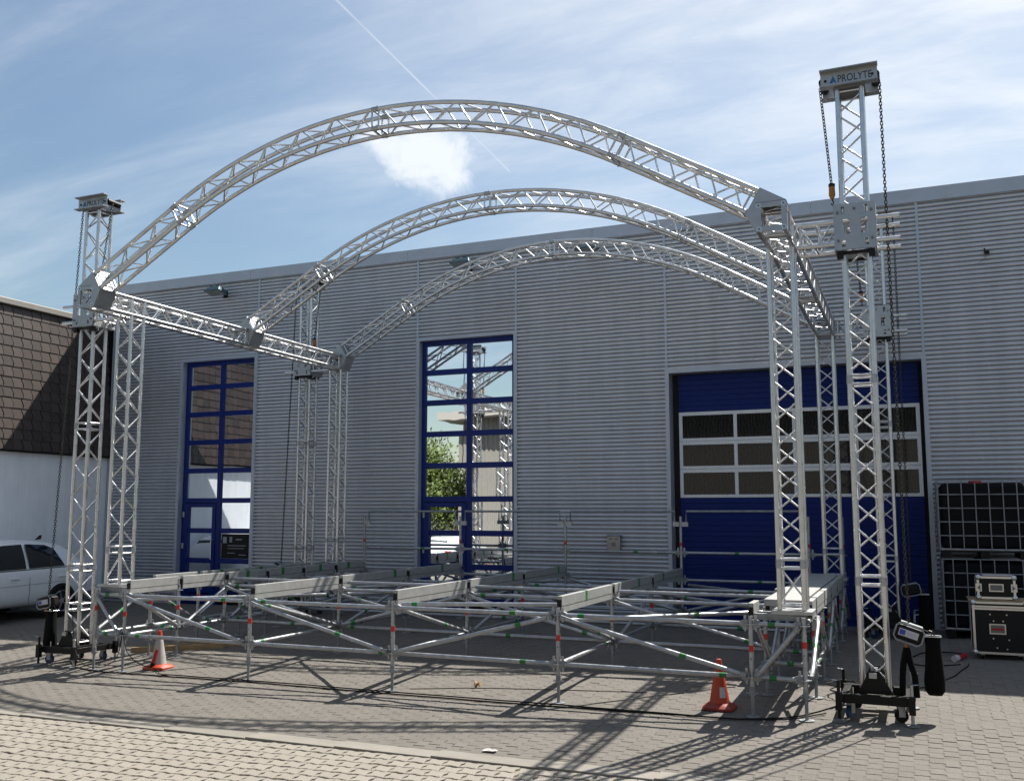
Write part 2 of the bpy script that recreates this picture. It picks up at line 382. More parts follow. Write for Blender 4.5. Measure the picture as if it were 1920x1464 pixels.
# grey zigzag pavers of the yard
pave = thing('yard_paving', None, None, (4, 0, 0), kind='structure')
w, d = .118, .165; g = .0013; zg = [0, .009, .003, -.009, 0]
left = [(-w/2+g+zg[i], -d/2+g+(d-2*g)*i/4) for i in range(5)]; right = [(w/2-g+zg[i], -d/2+g+(d-2*g)*i/4) for i in range(5)]
pl = []
for j, x in enumerate(np.arange(-10.6, 15.4, w)):
    for y in np.arange(-2.035 + (d/2 if j % 2 else 0), 7.0, d):
        if x < -7.5: continue
        pl.append((float(x), float(y), random.gauss(0, .0014)))
lay_stones(pave, 'paver', pl, stone_template(right+left[::-1], .0032, .0018, .03), 'paver')
sand = MB(); quadsheet(sand, -11.2, 16.2, -2.13, 7.05, -.0032, .25); tag(sand.build('joint_sand', 'sand', None, 80), kind='structure')
# pale four pointed grass pavers in front of the kerb
lawn = thing('grass_paver_strip', None, None, (4, 0, 0), kind='structure')
s = .168; hlf = s/2-.002; bite = [(0, 0), (.26, .003), (.4, .0145), (.6, .0145), (.74, .003)]
outl = []
for (ax_, ay_), (bx_, by_), (nx_, ny_) in (((-1,-1),(1,-1),(0,1)), ((1,-1),(1,1),(-1,0)), ((1,1),(-1,1),(0,-1)), ((-1,1),(-1,-1),(1,0))):
    for t, k in bite: outl.append((hlf*(ax_+(bx_-ax_)*t)+nx_*k, hlf*(ay_+(by_-ay_)*t)+ny_*k))
pl = [(float(x)+(.056 if j % 2 else 0), float(y), random.gauss(0, .002)) for j, y in enumerate(np.arange(-2.47, -9.0, -s)) for x in np.arange(-11, 16, s)]
lay_stones(lawn, 'grass_paver', pl, stone_template(outl, .007, .004, .03), 'paver_light')
soil = MB(); quadsheet(soil, -11.2, 16.2, -9.1, -2.36, -.014, .4); tag(soil.build('soil', 'soil', None, 80), kind='structure')
# grass and weeds in the holes
gb = MB()
for (x, y, dz) in pl:
    if in_view(x, y, 0, 60) is None or random.random() > .62: continue
    k = random.choice([3, 5, 8, 14]) if random.random() < .4 else 3
    hx, hy = x+random.uniform(-.02, .02), y-s/2+random.uniform(-.008, .008)
    for _ in range(k):
        a = random.uniform(0, 6.28); L = random.uniform(.008, .022); px_, py_ = hx+random.gauss(0, .022), hy+random.gauss(0, .008)
        z0 = gz(x, y)-.014; dx, dy = math.cos(a)*.004, math.sin(a)*.004; lx, ly = random.gauss(0, .01), random.gauss(0, .01)
        gb.add([(px_-dx, py_-dy, z0), (px_+dx, py_+dy, z0), (px_+lx, py_+ly, z0+.006+L)], [(0, 1, 2)])
tag(gb.build('grass', 'grass'), 'tufts of grass and moss in the holes of the pale pavers', 'grass', kind='stuff')
kerb = thing('kerb', None, None, (4, 0, 0), kind='structure')
km = MB().box(-.4975, .4975, -.115, .115, -.06, 0).mesh('kerb')
for i, x in enumerate(np.arange(-11, 16, 1.0)):
    o = put('kerb_stone', km, kerb, Matrix.Translation((float(x)+.35, -2.245, gz(x+.35, -2.245)+.006+random.uniform(-.002, .002)))); 
    bv = o.modifiers.new('bevel', 'BEVEL'); bv.width = .008; bv.segments = 2

# ------------------------------------------------------------------ warehouse
FY = 7.08; PZ = 7.50
wh = thing('warehouse', 'long silver corrugated warehouse with blue doors and a blue sectional gate', 'building', (4, 12, .2))
PITCH_, AMP = .076, .009
def corrugated(mb, x0, x1, z0, z1):
    zs = [z0]; k = math.ceil(z0/(PITCH_/16))
    while k*PITCH_/16 < z1-1e-4:
        if k*PITCH_/16 > z0+1e-4: zs.append(k*PITCH_/16)
        k += 1
    zs.append(z1)
    def py_(z):
        f = (z/PITCH_) % 1.0; return FY-.012-.004*math.cos(2*math.pi*f)+.050*math.exp(-((f-.5)/.145)**6)
    prof = [(py_(z), z) for z in zs]
    n = len(prof); mb.add([(x0, y, z) for y, z in prof]+[(x1, y, z) for y, z in prof], [(i, n+i, n+i+1, i+1) for i in range(n-1)])
DL, DM, GT = (-5.40, -3.40, 5.52), (.72, 2.80, 5.58), (5.86, 10.08, 4.62)    # openings x0,x1,top
TOP = 7.30
secs = [(-7.50, -3.33, [DL]), (-3.33, .67, []), (.67, 2.85, [DM]), (2.85, 5.82, []), (5.82, 10.12, [GT]), (10.12, 14.4, []), (14.4, 22, [])]
for x0, x1, ops in secs:
    mb = MB(); xa = x0+.003; xb = x1-.003; base = -.1
    if not ops: corrugated(mb, xa, xb, base, TOP)
    for (a, c, t) in ops:
        if a > xa+.02: corrugated(mb, xa, a-.06, base, TOP)
        if c < xb-.02: corrugated(mb, c+.06 if c+.06 < xb else xb-.001, xb, base, TOP)
        corrugated(mb, max(a-.06, xa), min(c+.06, xb), t+.03, TOP)
    mb.build('wall_sheet', 'silver_wall', wh, 60)
for x0, x1, ops in secs[1:]:
    box('seam_strip', wh, x0-.022, x0+.022, FY-.022, FY-.001, gz(x0, FY)-.05 if x0 in (-3.33, 2.85, 10.12, 14.4) else {.67: 5.6, 5.82: 4.65}[x0], TOP, 'silver_trim')
box('corner_trim', wh, -7.56, -7.49, FY-.03, FY+.05, -.1, TOP, 'silver_trim')
# screws of the sheets
sm = MB().cbox((0, 0, 0), (.016, .006, .016)).mesh('alu_dark'); scr = MB()
for x0, x1, ops in secs:
    for x in (x0+(x1-x0)*.33, x0+(x1-x0)*.68):
        for z in np.arange(.5, 7.2, .76):
            if any(a-.1 < x < c+.1 and z < t+.1 for a, c, t in ops): continue
            zc = round(float(z)/PITCH_)*PITCH_; scr.cbox((x, FY-AMP-.002, zc), (.018, .005, .018))
o = scr.build('sheet_screws', 'alu_dark', wh); o['kind'] = 'stuff'
x = -7.56
while x < 22:
    x2 = min(22, x+4.0); mb = MB(); mb.box(x+.003, x2-.003, FY-.055, FY-.045, TOP-.02, PZ).box(x+.003, x2-.003, FY-.055, FY+.4, PZ, PZ+.012).box(x+.003, x2-.003, FY-.045, FY-.005, TOP-.02, TOP-.008)
    mb.build('parapet_flashing', 'silver_trim', wh); x = x2
mb = MB()
for (a, c) in ((-7.5, -5.5), (-3.3, .6), (2.9, 5.7), (10.2, 22)): mb.box(a, c, FY+.06, FY+.08, -.1, TOP)
mb.box(-7.56, 22, FY+.3, 30, -.1, PZ-.05); mb.build('building_core', 'dark_room', wh)
def reveal(a, c, t, zb, dep):
    """metal lining of an opening: jambs and head with face flanges"""
    for nm, q in (('jamb_trim', (a-.075, a, FY-.03, FY-.012, zb, t+.07)), ('jamb_trim', (c, c+.075, FY-.03, FY-.012, zb, t+.07)), ('head_trim', (a, c, FY-.028, FY-.012, t, t+.07)),
                  ('jamb_reveal', (a-.012, a, FY-.012, FY+dep, zb, t)), ('jamb_reveal', (c, c+.012, FY-.012, FY+dep, zb, t)), ('head_reveal', (a-.012, c+.012, FY-.012, FY+dep, t, t+.012))):
        box(nm, wh, *q, 'silver_trim')
def glazed_door(x0, x1, top, zb, leafside):
    dep = .16; reveal(x0, x1, top, zb, dep+.05); fy0, fy1 = FY+dep-.05, FY+dep+.02
    d_ = tag(MB().box(x0, x0+.085, fy0, fy1, zb, top).box(x1-.085, x1, fy0, fy1, zb, top).box(x0+.085, x1-.085, fy0, fy1, top-.10, top).build('glazed_door', 'blue_frame', wh), 'blue framed glazed door with ten panes of mirror glass')
    xm = (x0+x1)/2+.02; box('mullion', d_, xm-.05, xm+.05, fy0-.002, fy1, zb, top-.10, 'blue_frame')
    rails = [4.93, 4.31, 3.67, 3.03, 2.36, 1.69, 1.03, .38]
    hi = top-.10
    for i, rz in enumerate(rails):
        hh = .055
        for side, (a, c) in enumerate(((x0+.085, xm-.05), (xm+.05, x1-.085))):
            leaf = side == 0 and rz < 2.3
            la, lc = (a+.10, c-.10) if leaf else (a, c)
            zt_ = hi-(.09 if side == 0 and i == 5 else 0); zc_ = (rz+hh-.01+zt_)/2
            put('pane', bmesh_box('glass'), d_, Matrix.Translation(((la+lc)/2, FY+dep-.007, zc_)) @ Matrix.Rotation(random.gauss(0, .0022), 4, 'X') @ Matrix.Rotation(random.gauss(0, .0022), 4, 'Z') @ Matrix.Diagonal((lc-la+.02, .008, zt_-(rz+hh-.01)+.02, 1)))
            if rz > zb+.05: box('rail', d_, la if leaf else a, lc if leaf else c, fy0+.003, fy1, rz-hh, rz+hh, 'blue_frame')
        hi = rz-hh
        if hi < zb: break
    a, c = x0+.085, xm-.05
    for q in ((a+.004, a+.10, zb+.02, 2.29), (c-.10, c-.004, zb+.02, 2.29), (a+.10, c-.10, 2.21, 2.29), (a+.10, c-.10, zb+.02, .30)):
        box('leaf_frame', d_, q[0], q[1], fy0-.018, fy1, q[2], q[3], 'blue_frame')
    hm = MB().sweep([(c-.05, fy0-.02, 1.05), (c-.05, fy0-.09, 1.06), (c-.05, fy0-.09, 1.48), (c-.05, fy0-.02, 1.49)], .013, 8); hm.build('door_handle', 'alu', d_, 50)
    for z in (.55, 1.35, 2.05): MB().cbox((a-.005, fy0-.03, z), (.03, .035, .12)).build('hinge', 'tape_white', d_)
    return d_
dl = glazed_door(*DL, gz(-4.4, FY)-.02, 0); dm = glazed_door(*DM, gz(1.7, FY)-.02, 0)
dl['label'] = 'blue glazed door reflecting the brown shingle roof'; dm['label'] = 'blue glazed door reflecting sky, tree and trusses'
box('sign_board', dl, -4.27, -3.50, FY+.128, FY+.140, 1.09, 1.62, 'case_black')
sgn_ = MB()
for (a, c, z0, z1) in ((-4.23, -4.13, 1.42, 1.56), (-4.05, -3.98, 1.44, 1.56), (-3.88, -3.72, 1.49, 1.515), (-4.1, -3.6, 1.36, 1.375), (-4.1, -3.66, 1.30, 1.312), (-4.1, -3.9, 1.20, 1.215), (-3.8, -3.6, 1.16, 1.175)): sgn_.box(a, c, FY+.1262, FY+.1275, z0, z1)
sgn_.build('sign_print', 'label_grey', dl)
# sectional gate
zb = gz(8, FY)-.06; reveal(*GT, zb, .30)
gate = tag(MB().box(GT[0], GT[1], FY+.27, FY+.30, zb, GT[2]).build('sectional_gate', 'dark_room', wh), 'blue sectional gate with three rows of dark windows')
gx0, gx1 = GT[0]+.12, GT[1]-.06; gy0, gy1 = FY+.215, FY+.265
def ribbed(z0, z1):
    n = max(1, round((z1-z0)/.098)); 
    for i in range(n):
        a, c = z0+(z1-z0)*i/n, z0+(z1-z0)*(i+1)/n
        box('gate_slat', gate, gx0, gx1, gy0, gy1, a+.003, c-.003, 'blue_panel')
ribbed(3.92, 4.60); ribbed(zb+.02, 1.38); ribbed(1.385, 2.36)
for (a, c) in ((3.385, 3.915), (2.88, 3.38), (2.365, 2.875)):
    cols = np.linspace(gx0, gx1, 5)
    for nm, q in (('window_rail', (gx0, gx1, gy0-.006, gy1, c-.062, c)), ('window_rail', (gx0, gx1, gy0-.006, gy1, a, a+.052))): box(nm, gate, *q, 'white_alu')
    for i, xx in enumerate(cols): 
        x_a = xx-(.03 if 0 < i < 4 else 0)-(.06 if i == 4 else 0)
        box('window_post', gate, x_a, x_a+.06, gy0-.005, gy1-.001, a+.052, c-.062, 'white_alu')
    for i in range(4): box('gate_pane', gate, cols[i]+.03, cols[i+1]-.03, gy0+.012, gy0+.02, a+.045, c-.055, 'gate_glass')
box('threshold', wh, GT[0], GT[1], FY-.05, FY+.3, zb-.05, zb+.04, 'zinc_dull')

# ------------------------------------------------------------------ neighbour building on the left
LX = -7.58
nb = thing('shingled_building', 'neighbouring building with brown shingled mansard above a white wall', 'building', (-11, 2, 0))
MB().box(-17, LX, -4, 12.0, -.3, 3.40).build('wall', 'white_wall', nb)
box('plinth', nb, LX-.01, LX+.02, -4, 7.0, -.2, .32, 'zinc_dull')
rt = LX-.16
MB().prism([(LX+.10, -4, 3.36), (LX+.10, -4, 3.42), (rt, -4, 6.50), (-17, -4, 6.50), (-17, -4, 3.36)], (0, 0, 0), (0, 16.0, 0)).build('mansard', 'felt', nb)
MB().box(-17, rt+.10, -4.05, 12.02, 6.50, 6.63).build('roof_edge', 'beige_cap', nb, bevel=.01)
wS, hS = .245, .222; n = 6
er = [(.022*math.sin(2*math.pi*i/n*1.0), i/n) for i in range(n+1)]
def shingle_tmpl():
    g = .009; R_ = [(wS/2-g+e, t) for e, t in er]; L_ = [(-wS/2+g+e, t) for e, t in er][::-1]; o = R_+L_; m = len(o)
    v = [(.026-.014*t, x, t*(hS+.03)) for x, t in o]+[(.004-.002*t, x, t*(hS+.03)) for x, t in o]
    return v, [tuple(range(m)), ]+[(i, m+i, m+(i+1) % m, (i+1) % m) for i in range(m)]
sv, sf = shingle_tmpl(); tb = MB(); tb.v = list(sv); tb.f = list(sf); sme = tb.mesh('shingle')
slope = math.atan2(LX+.10-rt, 6.5-3.42); cnt = 0; far = MB(); roofpart = nb
places = []
for r_ in range(14):
    z = 3.40+r_*hS
    for c_ in range(46):
        y = 6.9-c_*wS-(.5*wS*0)-r_*.0; places.append((y, z))
places.sort(key=lambda t: -t[0])
for (y, z) in places:
    xo = LX+.105-(z-3.42)*math.tan(slope)
    M = Matrix.Translation((xo, y+random.gauss(0, .003), z+random.gauss(0, .003))) @ Matrix.Rotation(-slope+random.gauss(0, .004), 4, 'Y') @ Matrix.Rotation(random.gauss(0, .010), 4, 'X')
    if z+hS > 6.56: continue
    if cnt < 290: put('shingle', sme, nb, M); cnt += 1
    else: far.add([M @ Vector(v) for v in sv], sf)
o = far.build('shingle_field', 'shingle', nb); o['kind'] = 'stuff'

# ------------------------------------------------------------------ seen mirrored in the door glass: opposite building, tree
ob = thing('opposite_building', 'pale building with vertical ribs, seen mirrored in the middle glazed door', 'building', (6, -22, 0))
mb = MB(); xs_ = []
x = -9.4
prof = []
while x < 26: prof += [(x, -16.0), (x+.10, -16.0), (x+.13, -16.045), (x+.20, -16.045)]; x += .23
n = len(prof); mb.add([(a, c, -.3) for a, c in prof]+[(a, c, 6.45) for a, c in prof], [(i+1, i, n+i, n+i+1) for i in range(n-1)]); mb.build('ribbed_wall', 'opp_wall', ob)
MB().box(-9.4, 26, -30, -16.05, -.3, 6.45).build('core', 'opp_wall', ob); MB().box(-10.3, 27, -31, -15.1, 6.45, 6.8).build('roof', 'soffit', ob)
def tree(loc, h, rad, nleaf, label, seed):
    rng = np.random.default_rng(seed); t = thing('tree', label, 'tree', loc, 'trees mirrored in the glazed door'); L = Vector(loc)
    tb = MB().sweep([L+Vector((0, 0, -.2)), L+Vector((.08, .05, h*.35)), L+Vector((-.05, .1, h*.8))], .16, 10, r2=.04)
    cents = []
    for k in range(9):
        a = k*2.4; zz_ = h*(.28+.06*k); e = L+Vector((math.cos(a)*rad*(.75-.05*k), math.sin(a)*rad*(.75-.05*k), zz_+h*.12)); cents.append(e)
        tb.sweep([L+Vector((0, 0, zz_)), (L+Vector((0, 0, zz_))+e)/2+Vector((0, 0, .1)), e], .05, 6, r2=.015)
    cents.append(L+Vector((0, 0, h*.92))); tb.build('trunk', 'bark', t, 60)
    lb = MB()
    for i in range(nleaf):
        c = cents[i % len(cents)]; p = Vector(c)+Vector(rng.normal(0, rad*.27, 3)); q = Vector(rng.normal(0, 1, 3)).normalized(); u = q.orthogonal().normalized(); v = q.cross(u); s_ = .06+.05*rng.random()
        lb.add([p-u*s_, p-v*s_*.5, p+u*s_, p+v*s_*.5], [(0, 1, 2, 3)])
    lb.build('crown', 'leaf', t)
tree((-12.6, -18.6, gz(-12, -18)), 5.6, 2.0, 9000, 'leafy green tree mirrored in the middle glazed door, the taller one', 3)
tree((-11.2, -20.5, gz(-12, -18)), 4.3, 1.9, 7000, 'lower leafy tree mirrored beside the opposite building', 5)

# ------------------------------------------------------------------ trusses
H = .12; CR = .0265; BR = .0105
CORN = [(-1, -1), (1, -1), (1, 1), (-1, 1)]
def truss(root, P, D, U, V, L, joints=(), m='alu', endbars=(True, True), skip=()):
    """four chord box truss from P along D (length L), lateral axes U,V; skip = spans left without braces"""
    P, D, U, V = map(Vector, (P, D, U, V)); at = lambda t, c: P+D*t+U*(H*c[0])+V*(H*c[1])
    br = [0]+list(joints)+[L]
    for si in range(len(br)-1):
        a, e = br[si], br[si+1]
        for c in CORN:
            ch = tube('chord', root, at(a+.002, c), at(e-.002, c), CR, m, 12)
            if si > 0:
                tube('coupler', ch, at(a-.045, c), at(a+.045, c), CR+.004, 'alu_plate', 12)
                tube('coupler_pin', ch, at(a+.02, c)-(U*c[0]+V*c[1])*.026, at(a+.02, c)+(U*c[0]+V*c[1])*.026, .006, 'alu_dark', 6)
        segs = [(a, e)]
        for (s0, s1) in skip:
            segs = [q for (x, y) in segs for q in ((x, min(y, s0)), (max(x, s1), y)) if q[1]-q[0] > .25]
        for (x, y) in segs:
            mg = .065; n = max(1, round((y-x-2*mg)/.232)); st = (y-x-2*mg)/n
            for k in range(4):
                ca, cb = CORN[k], CORN[(k+1) % 4]
                for t, on in ((x+mg-.02, endbars[0] or x > 0), (y-mg+.02, endbars[1] or y < L)):
                    if on: tube('end_bar', root, at(t, ca), at(t, cb), BR+.002, m, 8)
                for i in range(n):
                    p, q = (ca, cb) if (i+k) % 2 == 0 else (cb, ca)
                    tube('brace', root, at(x+mg+i*st+.012, p), at(x+mg+(i+1)*st-.012, q), BR, m, 8)
X, Y, Z = Vector((1, 0, 0)), Vector((0, 1, 0)), Vector((0, 0, 1))
SXL, SXR = -.37, 8.69
ARCH_Y = (-.45, 2.88, 5.75)
# arches
ACX, ACZ, RO, RI, RM = 4.13, .803, 6.10, 5.86, 5.98; S30 = RM*R(30)
def apt(s_, r, y):
    """point at arc length s_ (at mid radius): round within 30 degrees, straight beyond"""
    sg = 1 if s_ > 0 else -1; a = min(abs(s_), S30)/RM; e = max(0, abs(s_)-S30)
    return Vector((ACX+sg*(r*math.sin(a)+e*math.cos(a)), y, ACZ+r*math.cos(a)-e*math.sin(a)))
AL, AR = S30+1.525, S30+1.60
arch_lab = ['aluminium arch truss at the front of the stage roof, highest against the sky', 'aluminium arch truss in the middle of the stage roof', 'aluminium arch truss at the rear of the stage roof, before the warehouse wall']
for ai, ay in enumerate(ARCH_Y):
    root = thing('arch_truss', arch_lab[ai], 'arch truss', (ACX, ay, 5.0), 'three arches of the stage roof')
    br = [-AL, -S30, 0, S30, AR]
    cor = [(RO, ay-H), (RO, ay+H), (RI, ay+H), (RI, ay-H)]
    for si in range(4):
        a, e = br[si], br[si+1]; nn = 14
        for (r_, y_) in cor:
            ch = MB().sweep([apt(a+(e-a)*i/nn, r_, y_) for i in range(nn+1)], CR, 12).build('chord', 'alu', root, 50)
            if si > 0: tube('coupler', ch, apt(a-.045, r_, y_), apt(a+.045, r_, y_), CR+.004, 'alu_plate', 12); tube('coupler_pin', ch, apt(a+.02, r_-.04, y_), apt(a+.02, r_+.04, y_), .006, 'alu_dark', 6)
        mg = .065; n = max(2, round((e-a-2*mg)/.26)); st = (e-a-2*mg)/n
        for k in range(4):
            ca, cb = cor[k], cor[(k+1) % 4]
            for t in (a+mg-.02, e-mg+.02): tube('end_bar', root, apt(t, *ca), apt(t, *cb), BR+.002, 'alu', 8)
            for i in range(n):
                p, q = (ca, cb) if (i+k) % 2 == 0 else (cb, ca)
                tube('brace', root, apt(a+mg+i*st+.012, *p), apt(a+mg+(i+1)*st-.012, *q), BR, 'alu', 8)
    for sgn in (-1, 1):
        se = -AL-.01 if sgn < 0 else AR+.01; A = apt(se, RO+.03, ay); Eb = apt(se, RI-.03, ay); sx = SXL if sgn < 0 else SXR
        inn, outx = sx-sgn*.147, sx+sgn*.147
        mb = MB(); th = .012
        for yo in (-.147, .147-th):
            mb.prism([(A.x, ay, A.z), (outx, ay, 5.152), (inn, ay, 5.152), (inn, ay, 4.848), (Eb.x, ay, Eb.z)], (0, yo, 0), (0, yo+th, 0))
        w2 = .147-th-.002
        def slab(p, q):
            p, q = Vector(p), Vector(q); dv = (q-p).normalized(); nv = Vector((-dv.z, 0, dv.x))*.012
            mb.prism([p, q, q+nv, p+nv], (0, -w2, 0), (0, w2, 0))
        slab((A.x, ay, A.z), (Eb.x, ay, Eb.z)); slab((outx, ay, 5.155), (A.x, ay, A.z)); slab((Eb.x, ay, Eb.z), (inn, ay, 4.85))
        mb.build('end_block', 'alu_plate', root)
# side trusses carrying the arches
side_lab = ['aluminium side truss of the stage roof on the left, sunlit', 'aluminium side truss of the stage roof on the right, seen from below']
LEG_Y = (.25, 5.75)
for sx, lab in ((SXL, side_lab[0]), (SXR, side_lab[1])):
    root = thing('side_truss', lab, 'side truss', (sx, 2.6, 4.86), 'side trusses of the stage roof')
    truss(root, (sx, -.6, 5.0), Y, X, Z, 6.55, joints=(.32, 3.33, 3.63, 6.2), m='alu')
    for ay in ARCH_Y:                                            # corner block frames
        for yy in (ay-.148, ay+.136):
            mb = MB(); holed_plate(mb, (sx-.147, yy, 4.853), X, Z, Y, .294, .294, .012, [(.05, .244, .05, .244)]); fr = mb.build('block_frame', 'alu_plate', root)
            for cx in (-.12, .12):
                for cz in (-.12, .12): tube('bolt', fr, (sx+cx, yy-.006, 5+cz), (sx+cx, yy+.018, 5+cz), .011, 'alu_dark', 6)
# leg trusses on the stage
leg_lab = {(0, 0): 'truss leg standing on the front left corner of the scaffold stage', (0, 1): 'truss leg on the rear left corner of the scaffold stage',
           (1, 0): 'truss leg standing on the front right corner of the scaffold stage', (1, 1): 'truss leg on the rear right corner of the scaffold stage, before the blue gate'}
for xi, lx in enumerate((SXL, SXR-.01)):
    for yi, ly in enumerate(LEG_Y):
        z0 = 1.10; root = thing('leg_truss', leg_lab[(xi, yi)], 'truss leg', (lx, ly, z0), 'truss legs of the stage roof')
        truss(root, (lx, ly, z0), Z, X, Y, 5.13-z0, joints=(1.565-z0, ) if yi == 0 or xi == 0 else (1.5-z0,))
        box('base_plate', root, lx-.2, lx+.2, ly-.2, ly+.2, z0-.035, z0-.002, 'alu_plate')
# lifting towers
tower_lab = {(0, 0): 'lifting tower at the front left beside the white car', (0, 1): 'lifting tower at the rear left before the warehouse wall',
             (1, 0): 'lifting tower at the front right, tallest in view, with its chain hoist', (1, 1): 'lifting tower at the rear right before the blue gate'}
TW = {(0, 0): (-1.24, .40), (0, 1): (-1.20, 5.92), (1, 0): (9.425, .45), (1, 1): (9.46, 5.90)}
for key, (tx, ty) in TW.items():
    g0 = gz(tx, ty); z0 = g0+.24; zt = 6.60
    root = thing('lifting_tower', tower_lab[key]+', aluminium truss', 'lifting tower', (tx, ty, g0), 'four lifting towers of the stage roof')
    truss(root, (tx, ty, z0), Z, X, Y, zt-z0, joints=((.74-z0, 1.29-z0, 3.34-z0) if key == (0, 0) else (1.40-z0, 3.45-z0)))
    # head: two channel beams with lettering, cheek plates and chain rollers
    hd = MB()
    for s_ in (-1, 1):
        yw = ty+s_*.135
        hd.box(tx-.285, tx+.285, yw-.004, yw+.004, zt+.012, zt+.178)
        ya, yb = (yw-.085, yw+.02) if s_ < 0 else (yw-.02, yw+.085)
        hd.box(tx-.29, tx+.29, ya, yb, zt+.178, zt+.190).box(tx-.29, tx+.29, ya, yb, zt, zt+.012)
    head = hd.build('head_beam', 'alu_plate', root)
    box('head_plate', root, tx-.16, tx+.16, ty-.16, ty+.16, zt-.022, zt-.002, 'alu_dark')
    for s_ in (-1, 1): tube('chain_roller', head, (tx+s_*.262, ty-.12, zt+.095), (tx+s_*.262, ty+.12, zt+.095), .045, 'black_steel', 14)
    if key == (0, 0) or key == (1, 0) or key == (0, 1):
        me = text_mesh('PROLYTE', .118, 'print_black', .001)
        wd = max(v.co.x for v in me.vertices)-min(v.co.x for v in me.vertices); k = .34/wd
        M = Matrix.Translation((tx-.115, ty-.1405, zt+.058)) @ Matrix.Rotation(R(90), 4, 'X') @ Matrix.Diagonal((k, .95, 1, 1))
        put('lettering', me, head, M)
        tri = MB().prism([(tx-.195, ty-.1395, zt+.058), (tx-.165, ty-.1395, zt+.058), (tx-.155, ty-.1395, zt+.078), (tx-.140, ty-.1395, zt+.058), (tx-.125, ty-.1395, zt+.058), (tx-.155, ty-.1395, zt+.14)], (0, 0, 0), (0, -.0015, 0)); tri.build('emblem', 'print_blue', head)
        for s_ in (-1, 1): tube('bolt', head, (tx+s_*.235, ty-.150, zt+.09), (tx+s_*.235, ty-.138, zt+.09), .014, 'black_steel', 8)
    # wheeled base
    bz = g0+.155; hw = .33
    fr = MB()
    for s_ in (-1, 1): fr.box(tx-hw, tx+hw, ty+s_*hw*.9-.04, ty+s_*hw*.9+.04, bz, bz+.085)
    for s_ in (-1, 1): fr.box(tx+s_*(hw-.05)-.035, tx+s_*(hw-.05)+.035, ty-hw*.9+.04, ty+hw*.9-.04, bz+.004, bz+.08)
    for s_ in (-1, 1): fr.box(tx+s_*.12-.03, tx+s_*.12+.03, ty-hw*.9+.04, ty+hw*.9-.04, bz+.008, bz+.083)
    base = fr.build('base_frame', 'black_steel', root, bevel=.004)
    for s_ in (-1, 1):
        gp = MB(); yy = ty+s_*.20
        gp.prism([(tx-.17, yy, bz+.08), (tx+.17, yy, bz+.08), (tx+.045, yy, bz+.30), (tx-.045, yy, bz+.30)], (0, -.008, 0), (0, .008, 0)); gp.build('gusset', 'black_steel', base)
        box('bracket', base, tx-.05, tx+.02, yy-.05, yy+.03, bz+.235, bz+.285, 'alu_plate')
    for sx_ in (-1, 1):
        for sy_ in (-1, 1):
            cx, cy = tx+sx_*(hw-.12), ty+sy_*(hw*.9-.02); cz = g0+.065
            if sy_ < 0: cx = tx+sx_*(hw-.1)
            ca = R(random.uniform(-70, 70)); Mr = Matrix.Translation((cx, cy, cz)) @ Matrix.Rotation(ca, 4, 'Z')
            fk = MB()
            for s_ in (-1, 1): fk.box(-.03, .03, s_*.028-.003, s_*.028+.003, -.012, .075, Mr)
            fk.box(-.035, .035, -.03, .03, .075, .085, Mr); cast = fk.build('castor', 'zinc', root)
            tube('wheel', cast, Mr @ Vector((0, -.02, -.003)), Mr @ Vector((0, .02, -.003)), .062, 'castor_blue' if sx_*sy_ > 0 else 'rubber', 18)
            jx, jy = tx+sx_*(hw+.0), ty+sy_*(hw*.9+.085)
            jk = tube('jack_leg', root, (jx, jy, g0+.012), (jx, jy, bz+.22), .016, 'black_steel' if sx_ < 0 else 'zinc', 10)
            box('jack_sleeve', jk, jx-.03, jx+.03, jy-.03, jy+.03, bz-.06, bz+.11, 'black_steel')
            tube('foot_pad', jk, (jx, jy, gz(jx, jy)+.003), (jx, jy, gz(jx, jy)+.014), .065, 'zinc_dull', 16)
            tube('jack_handle', jk, (jx, jy, bz+.215), (jx+sx_*.06, jy-.02, bz+.225), .006, 'alu', 6)
    tube('spirit_pin', base, (tx-.2, ty-hw*.9, bz+.086), (tx-.2, ty-hw*.9, bz+.15), .008, 'alu', 8)
    # sleeve block sliding on the tower, with its arm to the side truss
    sg = -1 if key[0] == 0 else 1
    lab = {(0, 0): 'sleeve block on the front left tower', (0, 1): 'sleeve block on the rear left tower', (1, 0): 'sleeve block with bolted plate on the front right tower', (1, 1): 'sleeve block on the rear right tower'}[key]
    sb = thing('sleeve_block', lab, 'sleeve block', (tx, ty, 5.05), 'sleeve blocks on the towers')
    w_, z_lo, z_hi = .40, 4.80, 5.29; hh = z_hi-z_lo
    for s_ in (-1, 1):
        mb = MB(); hl = [(.07, .105, .03, .105), (.295, .33, .03, .105), (.07, .105, .385, .46), (.295, .33, .385, .46), (.085, .155, .165, .325), (.26, .325, .165, .325)]
        holed_plate(mb, (tx-w_/2, ty+s_*.215-.006, z_lo), X, Z, Y, w_, hh, .012, hl); pl_ = mb.build('front_plate' if s_ < 0 else 'rear_plate', 'alu_plate', sb)
        for bx_, bz_ in ((.035, .10), (.035, .40), (.365, .10), (.365, .40), (.2, .43)):
            tube('bolt', pl_, (tx-w_/2+bx_, ty+s_*.215-.024, z_lo+bz_), (tx-w_/2+bx_, ty+s_*.215+.024, z_lo+bz_), .014, 'alu_dark', 8)
        mb = MB(); holed_plate(mb, (tx+s_*.2-.006, ty-.205, z_lo), Y, Z, X, .41, hh, .012, [(.09, .32, .14, .35)]); mb.build('side_plate', 'alu_plate', sb)
        for zz_ in (z_lo-.02, z_hi+.0): tube('roller', sb, (tx-.15, ty+s_*.165, zz_), (tx+.15, ty+s_*.165, zz_), .018, 'black_plastic', 10)
